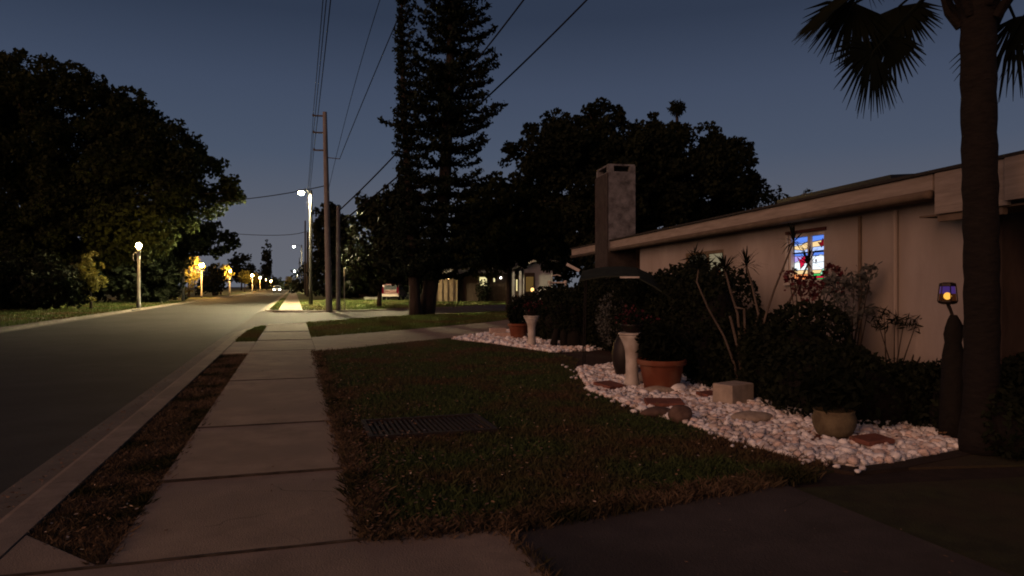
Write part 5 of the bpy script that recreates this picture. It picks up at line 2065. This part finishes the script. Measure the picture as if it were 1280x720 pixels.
b.box((-2.15, .25, 3.02), (2.5, .06, .16), rot=Matrix.Rotation(R(-19), 3, 'Y'))
obj('fascia', b, M['lamp_post'], rf_o, local=True)
lpp = (-2.35, 1.0, 2.35)
b = MB()
b.sm = True
b.ball(lpp, .13, n=10, m=8)
pl = obj('porch_lamp', b, M['porch_bulb'], t, local=True)
for x0, w_, z_, h_, m_ in ((1.0, .72, 2.0, .85, 'window_lit'), (2.1, .16, 2.2, .5, 'window_lit')):
    f = MB()
    for c, s in (((x0, 1.95, z_ + h_ / 2 + .04), (w_ + .16, .1, .08)), ((x0, 1.95, z_ - h_ / 2 - .04), (w_ + .16, .1, .08)), ((x0 - w_ / 2 - .04, 1.95, z_), (.08, .1, h_)), ((x0 + w_ / 2 + .04, 1.95, z_), (.08, .1, h_))):
        f.box(c, s)
    fo = obj('window', f, M['dark_wood'], t, local=True)
    b = MB()
    b.box((x0, 1.97, z_), (w_, .03, h_))
    obj('pane', b, M[m_], fo, local=True)
b = MB()
b.sm = True
b.ball((2.75, 1.9, 2.35), .09, n=8, m=6)
obj('wall_lamp', b, M['white_bulb'], t, local=True)
c_ = o0 + Matrix.Rotation(-YAW, 3, 'Z') @ Vector((1.05, 1.0, 0))
pot_plant('window_bush', c_, 0, .8, 2.1, 500, 'leafy bush partly covering the glowing window of the porch house', 'leaf_dark', (.25, .15), 6)

# white gabled house
o0 = at(668, 358, 62)
o0.z = 0
t = thing('house', 'white gabled house with porch posts and a dim lit door', 'house', o0, -YAW)
b = MB()
prof = [(-.9, 0), (-.9, 3.2), (.4, 3.9), (1.6, 3.55), (1.6, 0)]
vs = [(x, 0, z) for x, z in prof] + [(x, 7, z) for x, z in prof]
n = len(prof)
b.add(vs, [tuple(range(n)), tuple(range(2 * n - 1, n - 1, -1))] + [(i, n + i, n + (i + 1) % n, (i + 1) % n) for i in range(n)])
obj('wall', b, M['white_wall'], t, local=True)
b = MB()
b.add([(-2.2, -.5, 2.95), (.45, -.5, 4.1), (2.1, -.5, 3.72), (2.1, 7.3, 3.72), (.45, 7.3, 4.1), (-2.2, 7.3, 2.95),
       (-2.2, -.5, 2.80), (.45, -.5, 3.95), (2.1, -.5, 3.57), (2.1, 7.3, 3.57), (.45, 7.3, 3.95), (-2.2, 7.3, 2.80)],
      [(0, 1, 4, 5), (1, 2, 3, 4), (6, 11, 10, 7), (7, 10, 9, 8), (0, 6, 7, 1), (1, 7, 8, 2), (2, 8, 9, 3), (3, 9, 10, 4), (4, 10, 11, 5), (5, 11, 6, 0)])
rfo = obj('roof', b, M['roofing'], t, local=True)
b = MB()
b.box((-.35, -.53, 3.62), (1.7, .05, .2), rot=Matrix.Rotation(R(-23.5), 3, 'Y'))
obj('fascia', b, M['white_paint'], rfo, local=True)
for x in (-1.85, -1.25):
    b = MB()
    b.box((x, -.3, 1.42), (.22, .22, 2.85))
    obj('porch_post', b, M['white_wall'], t, local=True)
b = MB()
b.box((-.42, -.04, 1.45), (.9, .06, 2.5))
do = obj('door', b, M['dark_wood'], t, local=True)
b = MB()
b.box((-.42, -.085, 1.7), (.66, .03, 1.3))
obj('pane', b, M['door_lit'], do, local=True)
b = MB()
b.box((-1.55, .2, 1.6), (.12, .03, 1.0))
obj('lit_slit', b, M['white_bulb' if False else 'window_lit'], t, local=True)

# path lantern before the white house
p = at(665.5, 358, 40)
p.z = 0
t = thing('path_lantern', 'small amber lantern on a stake in front of the dim lit door', 'lantern', p)
b = MB()
b.tube([p, p + Vector((0, 0, 1.2))], .02, 8)
obj('stake', b, M['lantern'], t)
b = MB()
b.sm = True
b.lathe(p, [(.06, 1.2), (.10, 1.27), (.10, 1.36), (.06, 1.42)], 10)
obj('glass', b, emit('amber_path_glass', (1, .55, .18), 2.2), t)
b = MB()
b.lathe(p, [(.12, 1.425), (.11, 1.44), (.02, 1.50)], 10)
obj('cap', b, M['lantern'], t)

# white garden rail behind the round bush
p = at(697, 358, 24)
p.z = 0
t = thing('garden_rail', 'low white garden rail with knobbed ends above the round bush', 'rail', p, -YAW)
b = MB()
b.tube([(-.24, 0, 1.63), (.24, 0, 1.63)], .028, 8)
obj('rail', b, M['white_paint'], t, local=True)
b = MB()
b.tube([(-.2, .2, 1.86), (.0, .22, 1.90), (.12, .2, 1.86)], .02, 8)
obj('upper_rail', b, M['white_paint'], t, local=True)
for x in (-.27, .27):
    b = MB()
    b.tube([(x, 0, 0), (x, 0, 1.58)], .03, 8)
    b.sm = True
    b.ball((x, 0, 1.64), .07, n=10, m=8)
    obj('post', b, M['white_paint'], t, local=True)

# far house lamp between the poles and the vehicle
p = at(459.5, 358, 95)
p.z = 0
t = thing('house', 'far unlit house with one tiny white wall lamp', 'house', p, -YAW)
box_part('wall', (0, 3, 1.4), (9, 5, 2.8), 'dark_wood', t)
b = MB()
b.add([(-5, .2, 2.8), (5, .2, 2.8), (5, 5.8, 2.8), (-5, 5.8, 2.8), (-5, 3, 4.2), (5, 3, 4.2)], [(0, 1, 5, 4), (2, 3, 4, 5), (0, 4, 3), (1, 2, 5), (3, 2, 1, 0)])
obj('roof', b, M['roofing'], t, local=True)
b = MB()
b.sm = True
b.ball((0, .4, 1.95), .11, n=8, m=6)
obj('wall_lamp', b, M['white_bulb'], t, local=True)

print('objects', len(SC.objects), 'polys', sum(len(o.data.polygons) for o in SC.objects if o.type == 'MESH'))
